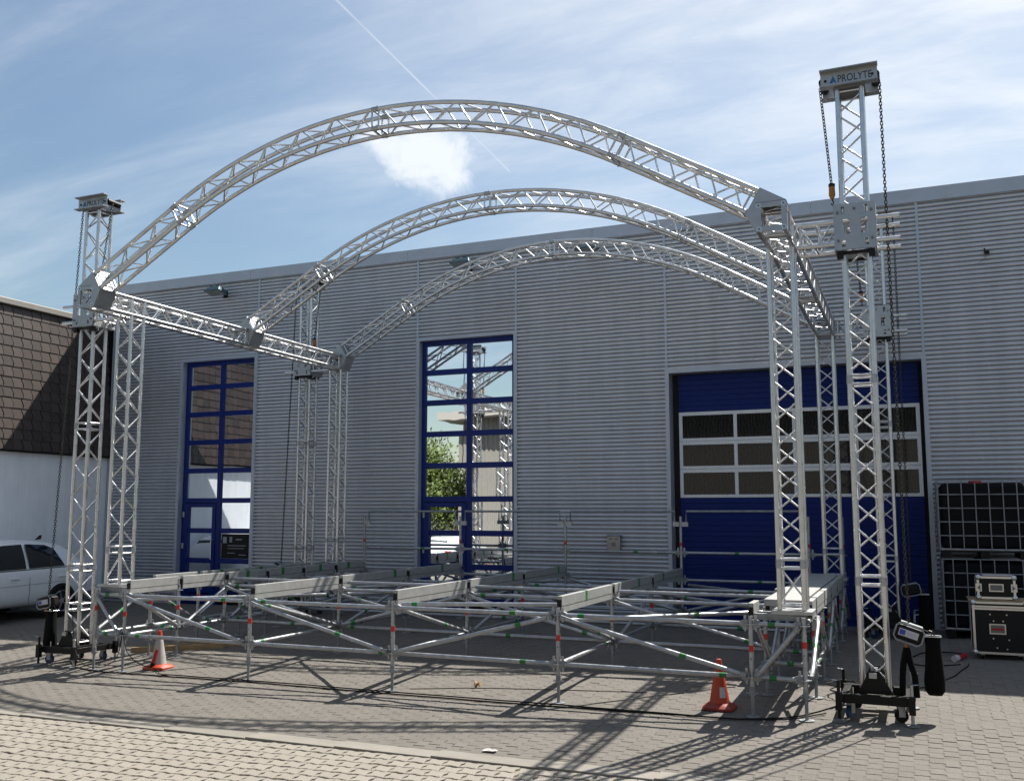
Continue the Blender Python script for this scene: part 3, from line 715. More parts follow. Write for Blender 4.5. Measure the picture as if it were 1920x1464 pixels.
    for s_ in (-1, 1): box('guide_block', sb, tx+s_*.155-.03, tx+s_*.155+.03, ty-.20, ty-.13, z_lo-.075, z_lo-.002, 'black_plastic')
    xi_ = SXL-.145 if sg < 0 else SXR+.145; xo = tx+sg*.43
    for yy in (ty-.178, ty+.178):
        for zz_ in (4.88, 5.12): tube('arm_tube', sb, (xi_, yy, zz_), (xo, yy, zz_), .0245, 'alu', 12)
    xa, xb = min(xi_, tx-sg*.2), max(xi_, tx-sg*.2); nb_ = 2; 
    for yy in (ty-.178, ty+.178):
        st = (xb-xa)/nb_
        for i in range(nb_): tube('arm_brace', sb, (xa+i*st+.02, yy, 4.88 if i % 2 else 5.12), (xa+(i+1)*st-.02, yy, 5.12 if i % 2 else 4.88), BR, 'alu', 8)
        for i in range(nb_): tube('arm_post', sb, (xa+(i+.05)*st+.03, yy, 4.88), (xa+(i+.05)*st+.03, yy, 5.12), BR+.003, 'alu', 8)
    for zz_ in (4.88, 5.12):
        for xx in (xa+.06, (xa+xb)/2): tube('arm_post', sb, (xx, ty-.178, zz_), (xx, ty+.178, zz_), BR, 'alu', 8)
    TW[key] = (tx, ty, zt, g0)

# ------------------------------------------------------------------ chain hoists
def chain_links(mb, p, q, pitch=.036):
    p, q = Vector(p), Vector(q); d = q-p; n = max(1, int(d.length/pitch)); M0 = d.to_track_quat('Z', 'Y').to_matrix()
    path = [(-.012, -.014), (-.007, -.023), (.007, -.023), (.012, -.014), (.012, .014), (.007, .023), (-.007, .023), (-.012, .014)]
    for i in range(n):
        c = p+d*((i+.5)/n); pts = [c+M0 @ (Vector((a, 0, z)) if i % 2 else Vector((0, a, z))) for a, z in path]
        mb.sweep(pts, .0055, 4, closed=True)
def hoist(key, label, hx, hy, hz, tilt, group, bagoff, side, sling=True):
    lab_on = key[1] == 0 or key == (0, 1)
    tx, ty, zt, g0 = TW[key]
    root = thing('chain_hoist', label, 'chain hoist', (hx, hy, hz-.12), group)
    M = Matrix.Translation((hx, hy, hz)) @ Matrix.Rotation(R(tilt), 4, 'Y')
    o = MB().box(-.125, .125, -.085, .085, -.075, .075, M).build('housing', 'black_steel', root, 40); b_ = o.modifiers.new('bevel', 'BEVEL'); b_.width = .03; b_.segments = 4
    ring = [(-.13, -.05), (-.10, -.085), (.10, -.085), (.13, -.05), (.13, .05), (.10, .085), (-.10, .085), (-.13, .05)]
    MB().sweep([M @ Vector((a, -.088, c)) for a, c in ring], .009, 6, closed=True).build('front_rim', 'zinc_dull', root, 50)
    MB().box(-.10, .10, -.05, .05, .078, .098, M).build('top_plate', 'zinc_dull', root)
    if lab_on: lb = MB().box(-.095, .085, -.0895, -.086, -.032, .036, M).build('label_plate', 'label_white', root)
    if lab_on: MB().box(-.088, -.035, -.0905, -.0893, -.022, .026, M).build('label_print', 'label_blue', lb)
    if lab_on: MB().box(-.02, .075, -.0905, -.0893, .004, .010, M).box(-.02, .06, -.0905, -.0893, -.012, -.007, M).build('label_print', 'label_grey', lb)
    cb = MB(); chain_links(cb, (tx+side*.30, ty-.03, zt+.06), (hx, hy, hz+.09)); cb.build('chain', 'chain', root)
    cb = MB(); kx = tx-side*.30; hk = 5.40
    chain_links(cb, (kx, ty-.05, zt+.06), (tx-side*.215, ty-.12, hk+.12)); cb.build('lifting_chain', 'chain', root)
    hb = MB().lathe([(.012, .145), (.030, .13), (.034, .03), (.022, 0), (.010, -.02)], (tx-side*.215, ty-.12, hk), 12).build('hook_block', 'brass', root, 40)
    MB().lathe([(.026, .16), (.034, .15), (.034, .125), (.026, .12)], (tx-side*.215, ty-.12, hk), 12).build('hook_cap', 'black_plastic', hb, 40)
    MB().sweep([(tx-side*.215, ty-.12, hk-.02), (tx-side*.215+.012, ty-.12, hk-.05), (tx-side*.215, ty-.12, hk-.085), (tx-side*.215-.014, ty-.12, hk-.06)], .007, 6).build('hook', 'black_steel', hb, 50)
    # chain bag
    bx_, by_, bt, bl = hx+bagoff[0], hy+bagoff[1], hz+bagoff[2], bagoff[3]
    secs_ = [(0, .075, .06), (-.1, .07, .058), (-.3, .082, .068), (-bl*.75, .092, .078), (-bl*.93, .088, .07), (-bl, .06, .045)]
    mb = MB(); n = 14; vs_ = []
    for (dz, a, c) in secs_:
        for k in range(n):
            t = 2*math.pi*k/n; q = abs(math.cos(t))**.6*math.copysign(1, math.cos(t)), abs(math.sin(t))**.6*math.copysign(1, math.sin(t))
            vs_.append((bx_+a*q[0]*(1+random.uniform(-.05, .05)), by_+c*q[1]*(1+random.uniform(-.05, .05)), bt+dz))
    mb.add(vs_, [(i*n+k, (i+1)*n+k, (i+1)*n+(k+1) % n, i*n+(k+1) % n) for i in range(len(secs_)-1) for k in range(n)]+[tuple((len(secs_)-1)*n+k for k in range(n))[::-1]])
    bag = mb.build('chain_bag', 'black_cloth', root, 60)
    MB().sweep([(bx_-.075, by_-.06, bt), (bx_+.075, by_-.06, bt), (bx_+.075, by_+.06, bt), (bx_-.075, by_+.06, bt)], .005, 6, closed=True).build('bag_rim', 'alu', bag)
    cb = MB(); chain_links(cb, (hx+.09, hy, hz+.05), (bx_, by_, bt+.03)); chain_links(cb, (bx_, by_, bt+.03), (bx_+.01, by_, bt-.08)); cb.build('slack_chain', 'chain', root)
    tube('lower_hook', root, (hx-.03, hy, hz-.085), (hx-.03, hy, hz-.14), .016, 'brass', 10)
    if sling:
        gzz = g0+.22
        for s_ in (-1, 1): MB().sweep([(hx-.03, hy, hz-.14), (hx-.03+s_*.035, hy-.01, hz-.3), (hx-.02+s_*.055, hy-.02, (hz+gzz)/2-.1), (hx-.02+s_*.065, hy-.03, gzz)], .030, 8).build('round_sling', 'black_cloth', root, 60)
GH = 'chain hoists of the lifting towers'
hoist((1, 0), 'black chain hoist with white label hanging beside the front right tower', 9.755, .33, .905, 18, GH, (.21, .03, -.02, .56), 1)
hoist((0, 0), 'black chain hoist with chain bag at the foot of the front left tower', -1.66, .22, .80, -10, GH, (.05, .02, -.12, .60), -1, False)
hoist((0, 1), 'black chain hoist lying behind the stage at the rear left tower', -1.52, 5.62, 1.02, 25, GH, (.20, .12, -.1, .55), -1, False)
hoist((1, 1), 'black chain hoist in the shade by the rear right tower', 9.76, 5.72, .95, -12, GH, (.17, -.02, -.06, .55), 1, False)

# ------------------------------------------------------------------ scaffold stage
B = 2.07; SR = .0242
st = thing('scaffold_stage', 'galvanised scaffold substructure of the stage with red and green tape marks', 'scaffold', (4.14, 3.1, .1))
WL, WR = -.517, 8.797
ZT, ZL, ZTOP = .965, .44, 1.045
rosette_me = None
def ring_tape(parent, p, q, m):
    tube('tape', parent, p, q, SR+.0013, m, 12)
def standard(x, y, top=ZTOP, red=.72, zl=ZL, levels=(ZL, ZT)):
    g0 = gz(x, y); s_ = tube('standard', st, (x, y, g0+.24), (x, y, top), SR, 'zinc', 12)
    tube('spindle', s_, (x, y, g0+.008), (x, y, g0+.26), .0175, 'zinc_dull', 10)
    bp = MB().prism([(x+.075*math.cos(a), y+.075*math.sin(a), g0) for a in [R(15+30*k) for k in range(12)]], (0, 0, .002), (0, 0, .010)); bp.build('base_plate', 'zinc', s_)
    tube('spindle_nut', s_, (x, y, g0+.215), (x, y, g0+.25), .033, 'zinc_dull', 8); tube('nut_wing', s_, (x-.06, y-.01, g0+.235), (x+.06, y+.01, g0+.235), .007, 'zinc', 6)
    tube('base_collar', s_, (x, y, g0+.245), (x, y, g0+.30), SR+.004, 'zinc_dull', 12)
    for z in levels: tube('rosette', s_, (x, y, z-.005), (x, y, z+.005), .060, 'zinc', 16)
    if red: ring_tape(s_, (x, y, red-.032), (x, y, red+.032), 'tape_red')
    tube('pin_hole', s_, (x, y-SR-.0008, red-.10), (x, y-SR+.002, red-.10), .007, 'black_plastic', 8)
    return s_
def wedge_head(parent, p, d):
    p, d = Vector(p), Vector(d).normalized(); side = d.cross(Z).normalized()
    c = p+d*.055
    MB().prism([p+d*.022+Z*.042, p+d*.07+Z*.040, p+d*.105+Z*.024, p+d*.105-Z*.024, p+d*.07-Z*.04, p+d*.022-Z*.042], -side*.02, side*.02).build('ledger_head', 'zinc_dull', parent)
    MB().prism([p+d*.045-Z*.075, p+d*.062-Z*.075, p+d*.066+Z*.085, p+d*.038+Z*.085], -side*.004, side*.004).build('wedge', 'zinc', parent)
def ledger(p, q, green=None, white=None, m='zinc', heads=True, name='ledger'):
    p, q = Vector(p), Vector(q); d = (q-p); L = d.length; u = d/L
    o = tube(name, st, p+u*.085, q-u*.085, SR, m, 12)
    if heads: wedge_head(o, p, u); wedge_head(o, q, -u)
    if green: ring_tape(o, p+u*(L*green-.035), p+u*(L*green+.035), 'tape_green')
    if white: ring_tape(o, p+u*(L*white-.04), p+u*(L*white+.04), 'tape_white')
    return o
def diagonal(p, q, green=None, off=(0, -.055, 0), m='zinc'):
    p, q = Vector(p)+Vector(off), Vector(q)+Vector(off); d = q-p; L = d.length; u = d/L
    o = tube('diagonal_brace', st, p+u*.05, q-u*.05, SR, m, 12)
    for e, s_ in ((p, 1), (q, -1)):
        sd_ = u.cross(Vector(off).normalized()).normalized() if Vector(off).length > 0 else u.orthogonal()
        nn = Vector(off).normalized() if Vector(off).length > 0 else Y
        MB().prism([e+u*s_*.13+sd_*.02, e-u*s_*.01+sd_*.026, e-u*s_*.01-sd_*.026, e+u*s_*.13-sd_*.02], nn*-.014, nn*.014).build('brace_end', 'zinc_dull', o)
        tube('end_bolt', o, e+u*s_*.03-nn*.05, e+u*s_*.03+nn*.022, .010, 'zinc', 8)
    if green: ring_tape(o, p+u*(L*green-.035), p+u*(L*green+.035), 'tape_green')
    return o
xi = [B*i for i in range(5)]; yr = [0, B, 2*B, 3*B]; yh = [B/2*i for i in range(7)]
for i, x in enumerate(xi):
    for y in (yh if i in (0, 4) else yr):
        rear = y > 6.1
        standard(x, y, 2.03 if rear else ZTOP, .72 if not rear else 1.56, levels=(ZL, ZT, 1.42) if rear else (ZL, ZT))
for x in (WL, WR):
    for y in yh:
        if y > 6.1 and x == WR: standard(x, y, 2.03, 1.56, levels=(ZL, ZT, 1.42))
        else: standard(x, y, ZTOP, .78)
gr = lambda: random.choice([None, .12, .3, .62, .85, .7])
for y in yr:
    for i in range(4):
        a, c = (xi[i], y), (xi[i+1], y); fr = y == 0
        gl = [.80, .10, .74, .13][i] if fr else gr(); gl2 = [.12, .93, .80, .86][i] if fr else gr()
        ledger((*a, ZT), (*c, ZT), gl, None if not (y == B and i == 3) else .88); ledger((*a, ZL), (*c, ZL), gl2, .85 if fr and i == 1 else None)
        if y == B: ledger((a[0], y+.10, ZT+.10), (c[0], y+.10, ZT+.10), None, heads=False)
    for (a, c) in ((WL, 0), (8.28, WR)): ledger((a, y, ZT), (c, y, ZT), .4); ledger((a, y, ZL), (c, y, ZL), .4)
for y in yh[1::2]:
    for (a, c) in ((WL, 0), (8.28, WR)): ledger((a, y, ZT), (c, y, ZT)); ledger((a, y, ZL), (c, y, ZL), .5)
for x in xi+[WL, WR]:
    ysq = yh if x in (0, 8.28, WL, WR) else yr
    for a, c in zip(ysq, ysq[1:]):
        ledger((x, a, ZL), (x, c, ZL), gr()); 
        if x in (WL, WR): ledger((x, a, ZT), (x, c, ZT), gr())
# front face braces as they lean in the photo
HI, LO = ZT-.02, ZL+.02
for i, (up0, g_) in enumerate(((1, .72), (1, .66), (0, .80), (1, .68))):
    diagonal((xi[i]+.06, 0, HI if up0 else LO), (xi[i+1]-.06, 0, LO if up0 else HI), g_)
diagonal((WL+.05, 0, HI), (-.05, 0, LO)); diagonal((8.28+.06, 0, LO), (WR-.05, 0, HI))
for y, pat in ((B, (1, 0, 1, 1)), (2*B, (0, 1, 0, 0)), (3*B, (1, 0, 1, 0))):
    for i, u_ in enumerate(pat):
        diagonal((xi[i]+.06, y, HI if u_ else LO), (xi[i+1]-.06, y, LO if u_ else HI), gr())
for x in xi:
    for j in range(3):
        if x in (0, 8.28):
            for k in (0, 1):
                a = yh[2*j+k]; u_ = (j+k) % 2; diagonal((x, a+.05, LO if u_ else HI), (x, a+B/2-.05, HI if u_ else LO), gr(), (.055, 0, 0))
        else: u_ = (j+int(x)) % 2; diagonal((x, yr[j]+.06, LO if u_ else HI), (x, yr[j+1]-.06, HI if u_ else LO), gr(), (.055, 0, 0))
for k in range(6):
    for x, o_ in ((WR, .055), (WL, -.055)): diagonal((x, yh[k]+.05, HI if k % 2 else LO), (x, yh[k+1]-.05, LO if k % 2 else HI), .5, (o_, 0, 0))
# plan braces lying in the top layer
for (p, q) in (((4.14, .06, 1.0), (6.2, .25, 1.055)), ((0, .1, .9), (2.0, 2.0, .9)), ((2.1, 2.1, .9), (4.1, 4.1, .9)), ((6.2, 2.2, .9), (4.2, 4.1, .9)), ((8.2, 2.2, .9), (6.3, 4.1, .9)), ((4.2, .1, .9), (2.15, 2.0, .9)), ((6.25, .1, .9), (8.2, 2.0, .9)), ((.1, 2.15, .88), (2.0, 4.1, .88)), ((2.1, 4.2, .9), (4.1, 6.1, .9)), ((8.2, 4.2, .9), (6.3, 6.1, .9))):
    ledger(p, q, gr(), heads=False, name='plan_brace')
# grey deck beams across the ledgers
def deck_beam(x, y0, y1, green=None, outer=False):
    a, c = y0+.055, y1-.055; t = .028
    o = MB().box(x-t, x+t, a, c, 1.052, 1.165).build('deck_beam', 'beam', st, bevel=.004)
    MB().box(x-t+.003, x+t-.003, a, c, .985, 1.047).build('beam_flange', 'beam', o)
    for yy in (a, c-.0): box('end_cap', o, x-t+.004, x+t-.004, yy-.018, yy+.018, 1.0, 1.125, 'black_plastic')
    if green: box('tape', o, x-t-.0012, x+t+.0012, a+(c-a)*green-.04, a+(c-a)*green+.04, 1.056, 1.1662, 'tape_green')
for i, x in enumerate(xi):
    for j in range(3):
        if i in (0, ):
            deck_beam(x, yr[j], yr[j]+B/2, None if j == 0 else .5); deck_beam(x, yr[j]+B/2, yr[j+1], None if j == 0 else .4)
        elif i == 4: deck_beam(x, yr[j], yr[j]+.5, None)
        else: deck_beam(x, yr[j], yr[j+1], (.45 if i == 3 else None) if j == 0 else random.choice([.3, .62, .8]))
for j in range(1, 6): deck_beam(WL, yh[j], yh[j+1], random.choice([None, .5]))
for j in range(1, 6): deck_beam(WR+.01, yh[j], yh[j+1])
deck_beam(WR+.01, .5, yh[1])
# steel decks on the right wing
for j, (a, c) in enumerate(((.53, 2.05), (2.07, 4.12), (4.14, 5.45))):
    o = MB().box(8.345, 8.755, a, c, 1.10, 1.172).build('deck_board', 'beam', st, bevel=.005)
    for yy in (a, c-.04): box('deck_hook', o, 8.36, 8.40, yy, yy+.04, 1.03, 1.10, 'black_plastic'); box('deck_hook', o, 8.70, 8.74, yy, yy+.04, 1.03, 1.10, 'black_plastic')
for (a, c) in ((WL+.03, -.03), (8.31, WR-.03)): [box('leg_support', st, a, c, yy, yy+.07, ZT+.032, 1.062, 'zinc_dull') for yy in (.09, .335)]
# rear guard rail
gp = xi+[WR]
for i in range(len(gp)-1):
    a, c = gp[i], gp[i+1]
    ledger((a, 3*B, 1.42), (c, 3*B, 1.42), .45 if i % 2 else .62, .78 if i == 2 else None)
    if i < 4:
        rail = MB().sweep([(a+.10, 3*B-.01, 1.90), (a+.10, 3*B-.01, 2.115), (c-.10, 3*B-.01, 2.115), (c-.10, 3*B-.01, 1.90)], .020, 8).build('guard_rail', 'zinc_dull', st, 50)
        for xx, sg in ((a, 1), (c, -1)): box('rail_bracket', rail, min(xx+sg*.02, xx+sg*.13), max(xx+sg*.02, xx+sg*.13), 3*B-.03, 3*B+.01, 1.86, 1.935, 'zinc')

# ------------------------------------------------------------------ small things
def cone(label, x, y, body, tip, basem, patch, group):
    g0 = gz(x, y)+.002; t = thing('traffic_cone', label, 'traffic cone', (x, y, g0), group)
    bs = MB(); n = 32; vs_ = []
    for (r_, z, pw) in ((.165, 0, .35), (.165, .022, .35), (.15, .034, .4), (.125, .052, .7), (.112, .062, 1)):
        for k in range(n):
            a = 2*math.pi*k/n+R(12); ca, sa = math.cos(a), math.sin(a)
            vs_.append((x+r_*math.copysign(abs(ca)**pw, ca), y+r_*math.copysign(abs(sa)**pw, sa), g0+z))
    bs.add(vs_, [(i*n+k, i*n+(k+1) % n, (i+1)*n+(k+1) % n, (i+1)*n+k) for i in range(4) for k in range(n)]+[tuple(range(n))[::-1], tuple(4*n+k for k in range(n))]); bs.build('cone_base', basem, t, 50)
    rr = lambda z: .105-(.105-.026)*(z-.06)/.44
    MB().lathe([(rr(.06), .06), (rr(.43), .43)], (x, y, g0), 28).build('cone_body', body, t, 60)
    MB().lathe([(rr(.43), .4305), (rr(.50), .50), (.016, .503)], (x, y, g0), 28).build('cone_tip', tip, t, 60)
    if patch:
        mb = MB(); zs = (.12, .225); aa = [R(-78+6*k) for k in range(8)]
        vs_ = [(x+(rr(z)+.002)*math.cos(a), y+(rr(z)+.002)*math.sin(a), g0+z) for z in zs for a in aa]; m = len(aa)
        mb.add(vs_, [(i, i+1, m+i+1, m+i) for i in range(m-1)]); mb.build('reflective_patch', 'cone_patch', t, 60)
    return t
cone('orange traffic cone with a white patch by the front right stage corner', 7.90, .27, 'cone_orange', 'cone_orange', 'cone_red', True, 'traffic cones')
cone('white traffic cone with orange tip and base under the left end of the stage', .32, .33, 'cone_white', 'cone_orange', 'cone_orange', False, 'traffic cones')
cn = thing('cable_connector', 'dark red cable connector leaning on the white traffic cone', 'connector', (.36, .22, gz(.36, .22)))
tube('connector_body', cn, (.335, .205, gz(.33, .2)+.10), (.385, .215, gz(.33, .2)+.27), .022, 'red_plug', 14); tube('connector_cap', cn, (.318, .20, gz(.33, .2)+.045), (.335, .205, gz(.33, .2)+.10), .026, 'black_plastic', 14)
def cable(label, pts, r=.009, m='rubber', name='cable', group='black cables on the yard', wig=.012, z0=0.0):
    P = []; rnd = random.Random(len(label))
    for i in range(len(pts)-1):
        a, c = Vector(pts[i]), Vector(pts[i+1]); n = max(2, int((c-a).length/.14))
        for k in range(n): P.append(a+(c-a)*(k/n))
    P.append(Vector(pts[-1])); Q = []
    for i, p in enumerate(P):
        z = p[2] if len(p) > 2 and p[2] > 0 else 0
        e = 0 if i in (0, len(P)-1) else 1
        Q.append(Vector((p[0]+rnd.gauss(0, wig)*e, p[1]+rnd.gauss(0, wig)*e, gz(p[0], p[1])+r+z+.002+z0)))
    S = [Q[0]]+[(Q[i-1]+2*Q[i]+Q[i+1])/4 for i in range(1, len(Q)-1)]+[Q[-1]]
    return tag(MB().sweep(S, r, 6).build(name, m, None, 60), label, 'cable', group)
V3 = lambda *p: Vector(p)
cable('longest black cable running along the whole stage front', [V3(-.95, .05, 0), V3(-.42, -.10, 0), V3(.8, -.12, 0), V3(2.1, -.10, 0), V3(4.2, -.17, 0), V3(6.3, -.20, 0), V3(8.3, -.15, 0), V3(8.75, .12, 0), V3(9.05, .20, .1)])
cable('second black cable lying beside the longest one at the stage front', [V3(.75, -.06, 0), V3(2.1, -.04, 0), V3(4.2, -.11, 0), V3(6.3, -.14, 0), V3(8.2, -.20, 0), V3(8.6, -.10, 0), V3(8.95, .3, 0)], .008, z0=.008)
cable('black cable drooping from the stage to the white cone', [V3(.02, -.03, .5), V3(.08, -.04, .25), V3(.30, .05, .06), V3(.45, .2, .02), V3(.6, .0, 0), V3(.9, -.1, 0)], .006)
cable('black cable hanging at the front left tower base', [V3(-1.05, .1, .7), V3(-.95, .05, .4), V3(-.85, .0, .1), V3(-.5, -.05, 0), V3(-.1, -.02, .1), V3(0, -.03, .52)], .006)
cable('thin black cable crossing the ground below the stage middle', [V3(4.3, .15, 0), V3(5.0, .42, 0), V3(6.1, .62, 0), V3(7.0, .75, 0)], .0045)
cable('black cable lying in the shade right of the front right tower', [V3(8.95, 1.3, .0), V3(9.3, 1.5, 0), V3(9.9, 1.9, 0), V3(10.2, 2.6, 0), V3(10.4, 3.6, 0)], .007)
cable('coiled black cable behind the front right tower base', [V3(9.1+.16*math.cos(a)*(1+.1*a/6), 1.25+.24*math.sin(a), .02+.01*a) for a in np.linspace(0, 12.5, 40)], .008, wig=.02)
# timbers
for k, (p, q, lab) in enumerate((((-1.02, 1.22), (.12, 1.95), 'sawn timber batten lying under the stage, nearest'), ((-.78, 1.60), (.35, 2.25), 'sawn timber batten lying under the stage, farther'))):
    za, zb_ = gz(*p)+.03, gz(*q)+.03
    tag(MB().bar((*p, za), (*q, zb_), .055, .09).build('timber_batten', 'wood', None, bevel=.004), lab, 'timber', 'battens under the stage')
mb = MB(); x, y = 5.0, .47; g0 = gz(x, y)
mb.lathe([(.035, 0), (.038, .012), (.018, .02), (.016, .05), (.03, .055), (.028, .065)], (0, 0, 0), 14, Matrix.Translation((x, y, g0+.035)) @ Matrix.Rotation(R(80), 4, 'Y')); tag(mb.build('wooden_spool', 'wood', None, 50), 'small pale wooden spool on the ground under the stage middle', 'spool')
mb = MB(); x, y = 6.28, -2.02; pts = []
for i in range(6):
    for j in range(3): pts.append((x+(i-2.5)*.026+random.uniform(-.004, .004), y+(j-1)*.03, gz(x, y)+.008+random.uniform(0, .014)))
mb.add(pts, [(i*3+j, (i+1)*3+j, (i+1)*3+j+1, i*3+j+1) for i in range(5) for j in range(2)]); o = mb.build('paper_scrap', 'paper'); s_ = o.modifiers.new('s', 'SOLIDIFY'); s_.thickness = .001; tag(o, 'crumpled white paper scrap by the kerb', 'litter')
mb = MB(); rl = random.Random(4)
for i in range(420):
    x, y = rl.uniform(-2, 12), rl.uniform(-6, 2.2); s_ = rl.uniform(.003, .009); M = Matrix.Translation((x, y, gz(x, y)+.003)) @ Matrix.Rotation(rl.uniform(0, 6), 4, 'Z')
    mb.cbox((0, 0, 0), (s_*2, s_, s_*.6), M)
tag(mb.build('grit', 'paver_light'), 'grit and crumbs scattered on the paving', 'grit', kind='stuff')

# intermediate bulk containers
def ibc(label, x0, y0, z0, clr):
    W_, D_, Hh = 1.2, 1.0, 1.04; t = thing('bulk_container', label, 'container', (x0+W_/2, y0+D_/2, z0), 'stacked bulk containers')
    o = MB().box(x0+.03, x0+W_-.03, y0+.03, y0+D_-.03, z0+.13, z0+Hh+.08).build('bladder', 'ibc_black', t, 40); b_ = o.modifiers.new('bevel', 'BEVEL'); b_.width = .07; b_.segments = 4
    pl_ = MB()
    for xx in (x0+.08, x0+W_/2, x0+W_-.08): pl_.box(xx-.06, xx+.06, y0, y0+D_, z0, z0+.10)
    pl_.box(x0, x0+W_, y0, y0+D_, z0+.10, z0+.118); pl_.build('pallet', 'black_steel', t)
    zs = [z0+.135+(Hh-.02)*k/5 for k in range(6)]
    for k, z in enumerate(zs):
        m_ = 'zinc' if k in (0,) else 'zinc_dull'
        MB().sweep([(x0, y0, z), (x0+W_, y0, z), (x0+W_, y0+D_, z), (x0, y0+D_, z)], .015 if k == 0 else .009, 6, closed=True).build('cage_hoop', m_, t)
    for xx in [x0+.0]+[x0+.14+.184*k for k in range(6)]+[x0+W_]: tube('cage_bar', t, (xx, y0-.012, zs[0]), (xx, y0-.012, zs[-1]), .009, 'zinc_dull', 6)
    for yy in [y0+.16*k for k in range(1, 7)]:
        tube('cage_bar', t, (x0-.012, yy, zs[0]), (x0-.012, yy, zs[-1]), .009, 'zinc_dull', 6)
    tube('filler_cap', t, (x0+W_*.45, y0+D_/2, z0+Hh+.08), (x0+W_*.45, y0+D_/2, z0+Hh+.13), .09, clr, 20)
    if clr == 'red_plug': box('red_plate', t, x0+.50, x0+.60, y0-.025, y0-.021, z0+Hh+.085, z0+Hh+.11, 'red_plug')
    return t
gi = gz(10.8, 6.4)
ibc('lower black bulk container in a steel cage by the gate', 10.215, 5.92, gi, 'black_plastic')
ibc('upper black bulk container in a steel cage, stacked on the other', 10.195, 5.92, gi+1.165, 'red_plug')
# flight cases
def flight_case(label, x0, x1, y0, y1, z0, z1, lid, handles, castors, tagm):
    t = thing('flight_case', label, 'flight case', ((x0+x1)/2, (y0+y1)/2, z0), 'flight cases')
    MB().box(x0+.006, x1-.006, y0+.006, y1-.006, z0+.006, z1-.006).build('case_panel', 'case_black', t)
    e = .028
    for zz_ in ([z0, z1-e] + ([lid-e*.9, lid+.004] if lid else [])):
        h_ = e if zz_ in (z0, z1-e) else e*.85
        MB().box(x0, x1, y0, y0+.008, zz_, zz_+h_).box(x0, x0+.008, y0+.008, y1, zz_, zz_+h_).build('edge_profile', 'alu', t)
    for xx in (x0, x1-e): box('edge_profile', t, xx, xx+e, y0-.001, y0+.008, z0+e, z1-e, 'alu')
    box('edge_profile', t, x0-.001, x0+.008, y1-e, y1, z0+e, z1-e, 'alu')
    for xx in (x0, x1):
        for zz_ in (z0, z1): MB().lathe([(.001, -.038), (.030, -.026), (.038, 0), (.030, .026), (.001, .038)], (xx+(.018 if xx == x0 else -.018), y0+.018, zz_+(.018 if zz_ == z0 else -.018)), 12).build('ball_corner', 'alu', t, 60)
    for (hx, hz, hw_, hh_) in handles:
        d_ = MB(); holed_plate(d_, (hx-hw_/2, y0-.002, hz-hh_/2), X, Z, -Y, hw_, hh_, .006, [(.014, hw_-.014, .014, hh_-.014)]); h_ = d_.build('handle_dish', 'alu', t)
        box('dish_back', h_, hx-hw_/2+.012, hx+hw_/2-.012, y0+.001, y0+.005, hz-hh_/2+.012, hz+hh_/2-.012, 'alu_dark'); box('grip', h_, hx-hw_/2+.025, hx+hw_/2-.025, y0-.012, y0-.001, hz-.015, hz+.012, tagm)
    if castors:
        for xx in (x0+.1, x1-.1):
            for yy in (y0+.1, y1-.1):
                g0 = gz(xx, yy); c_ = MB().box(xx-.022, xx+.022, yy-.03, yy+.03, g0+.035, z0-.002).build('castor', 'zinc', t); tube('wheel', c_, (xx-.018, yy, g0+.034), (xx+.018, yy, g0+.034), .033, 'rubber', 14)
        for (fx, fz) in ((.32, .86), (.62, .86), (.38, .72), (.55, .72), (.36, .34), (.64, .32), (.42, .14), (.60, .12)): tube('rivet', t, (x0+(x1-x0)*fx, y0-.002, z0+(lid-z0)*fz), (x0+(x1-x0)*fx, y0+.008, z0+(lid-z0)*fz), .009, 'alu', 8)
    return t
cy0 = 4.02; cz = gz(10.8, 4.1)
flight_case('large black flight case on castors in front of the bulk containers', 10.49, 11.13, cy0, cy0+.60, cz+.07, cz+.735, cz+.655, [(10.775, cz+.39, .19, .13)], True, 'red_plug')
flight_case('small black flight case on top of the large one', 10.565, 11.015, cy0+.06, cy0+.5, cz+.765, cz+1.055, None, [(10.79, cz+.91, .17, .10), (10.585, cz+.91, .07, .10), (10.995, cz+.91, .07, .10)], False, 'alu_dark')
mb = MB(); pts = [(10.45+i*.055, cy0+.02, cz+.737) for i in range(14)]; n = len(pts)
top = [(p[0], p[1], cz+.758+.006*math.sin(i*1.9)) for i, p in enumerate(pts)]
mb.add(pts+top+[(p[0], p[1]+.5, p[2]) for p in pts]+[(p[0], p[1]+.5, cz+.758) for p in pts], [(i, i+1, n+i+1, n+i) for i in range(n-1)]+[(n+i, n+i+1, 3*n+i+1, 3*n+i) for i in range(n-1)]+[(2*n+i+1, 2*n+i, 3*n+i, 3*n+i+1) for i in range(n-1)])
tag(mb.build('cardboard_sheet', 'card'), 'torn brown cardboard between the two flight cases', 'cardboard')
tag(MB().box(10.64, 10.99, cy0+.08, cy0+.3, cz+1.060, cz+1.072, Matrix.Identity(4)).build('paper_sheets', 'paper', None, bevel=.003), 'white papers lying on the small flight case', 'paper')
tag(MB().box(10.60, 11.02, cy0+.10, cy0+.40, cz+1.056, cz+1.0595).build('document_folder', 'purple'), 'dark purple folder under the papers on the small flight case', 'folder')
pg = thing('power_plug', 'red and white power plug lying beside the large flight case', 'plug', (10.30, 3.95, gz(10.3, 3.95)))
a, c = V3(10.24, 3.72, gz(10.24, 3.72)+.04), V3(10.42, 4.12, gz(10.42, 4.12)+.04); dv = (c-a).normalized()
tube('plug_collar', pg, a, a+dv*.10, .040, 'tape_white', 16); tube('plug_body', pg, a+dv*.10, a+dv*.34, .030, 'red_plug', 16)
cable('black cable at the red power plug in the shade', [V3(10.40, 4.06, .02), V3(10.3, 4.5, 0), V3(9.9, 4.4, 0), V3(9.6, 3.6, 0), V3(9.9, 3.2, 0), V3(10.3, 3.5, 0)], .008)
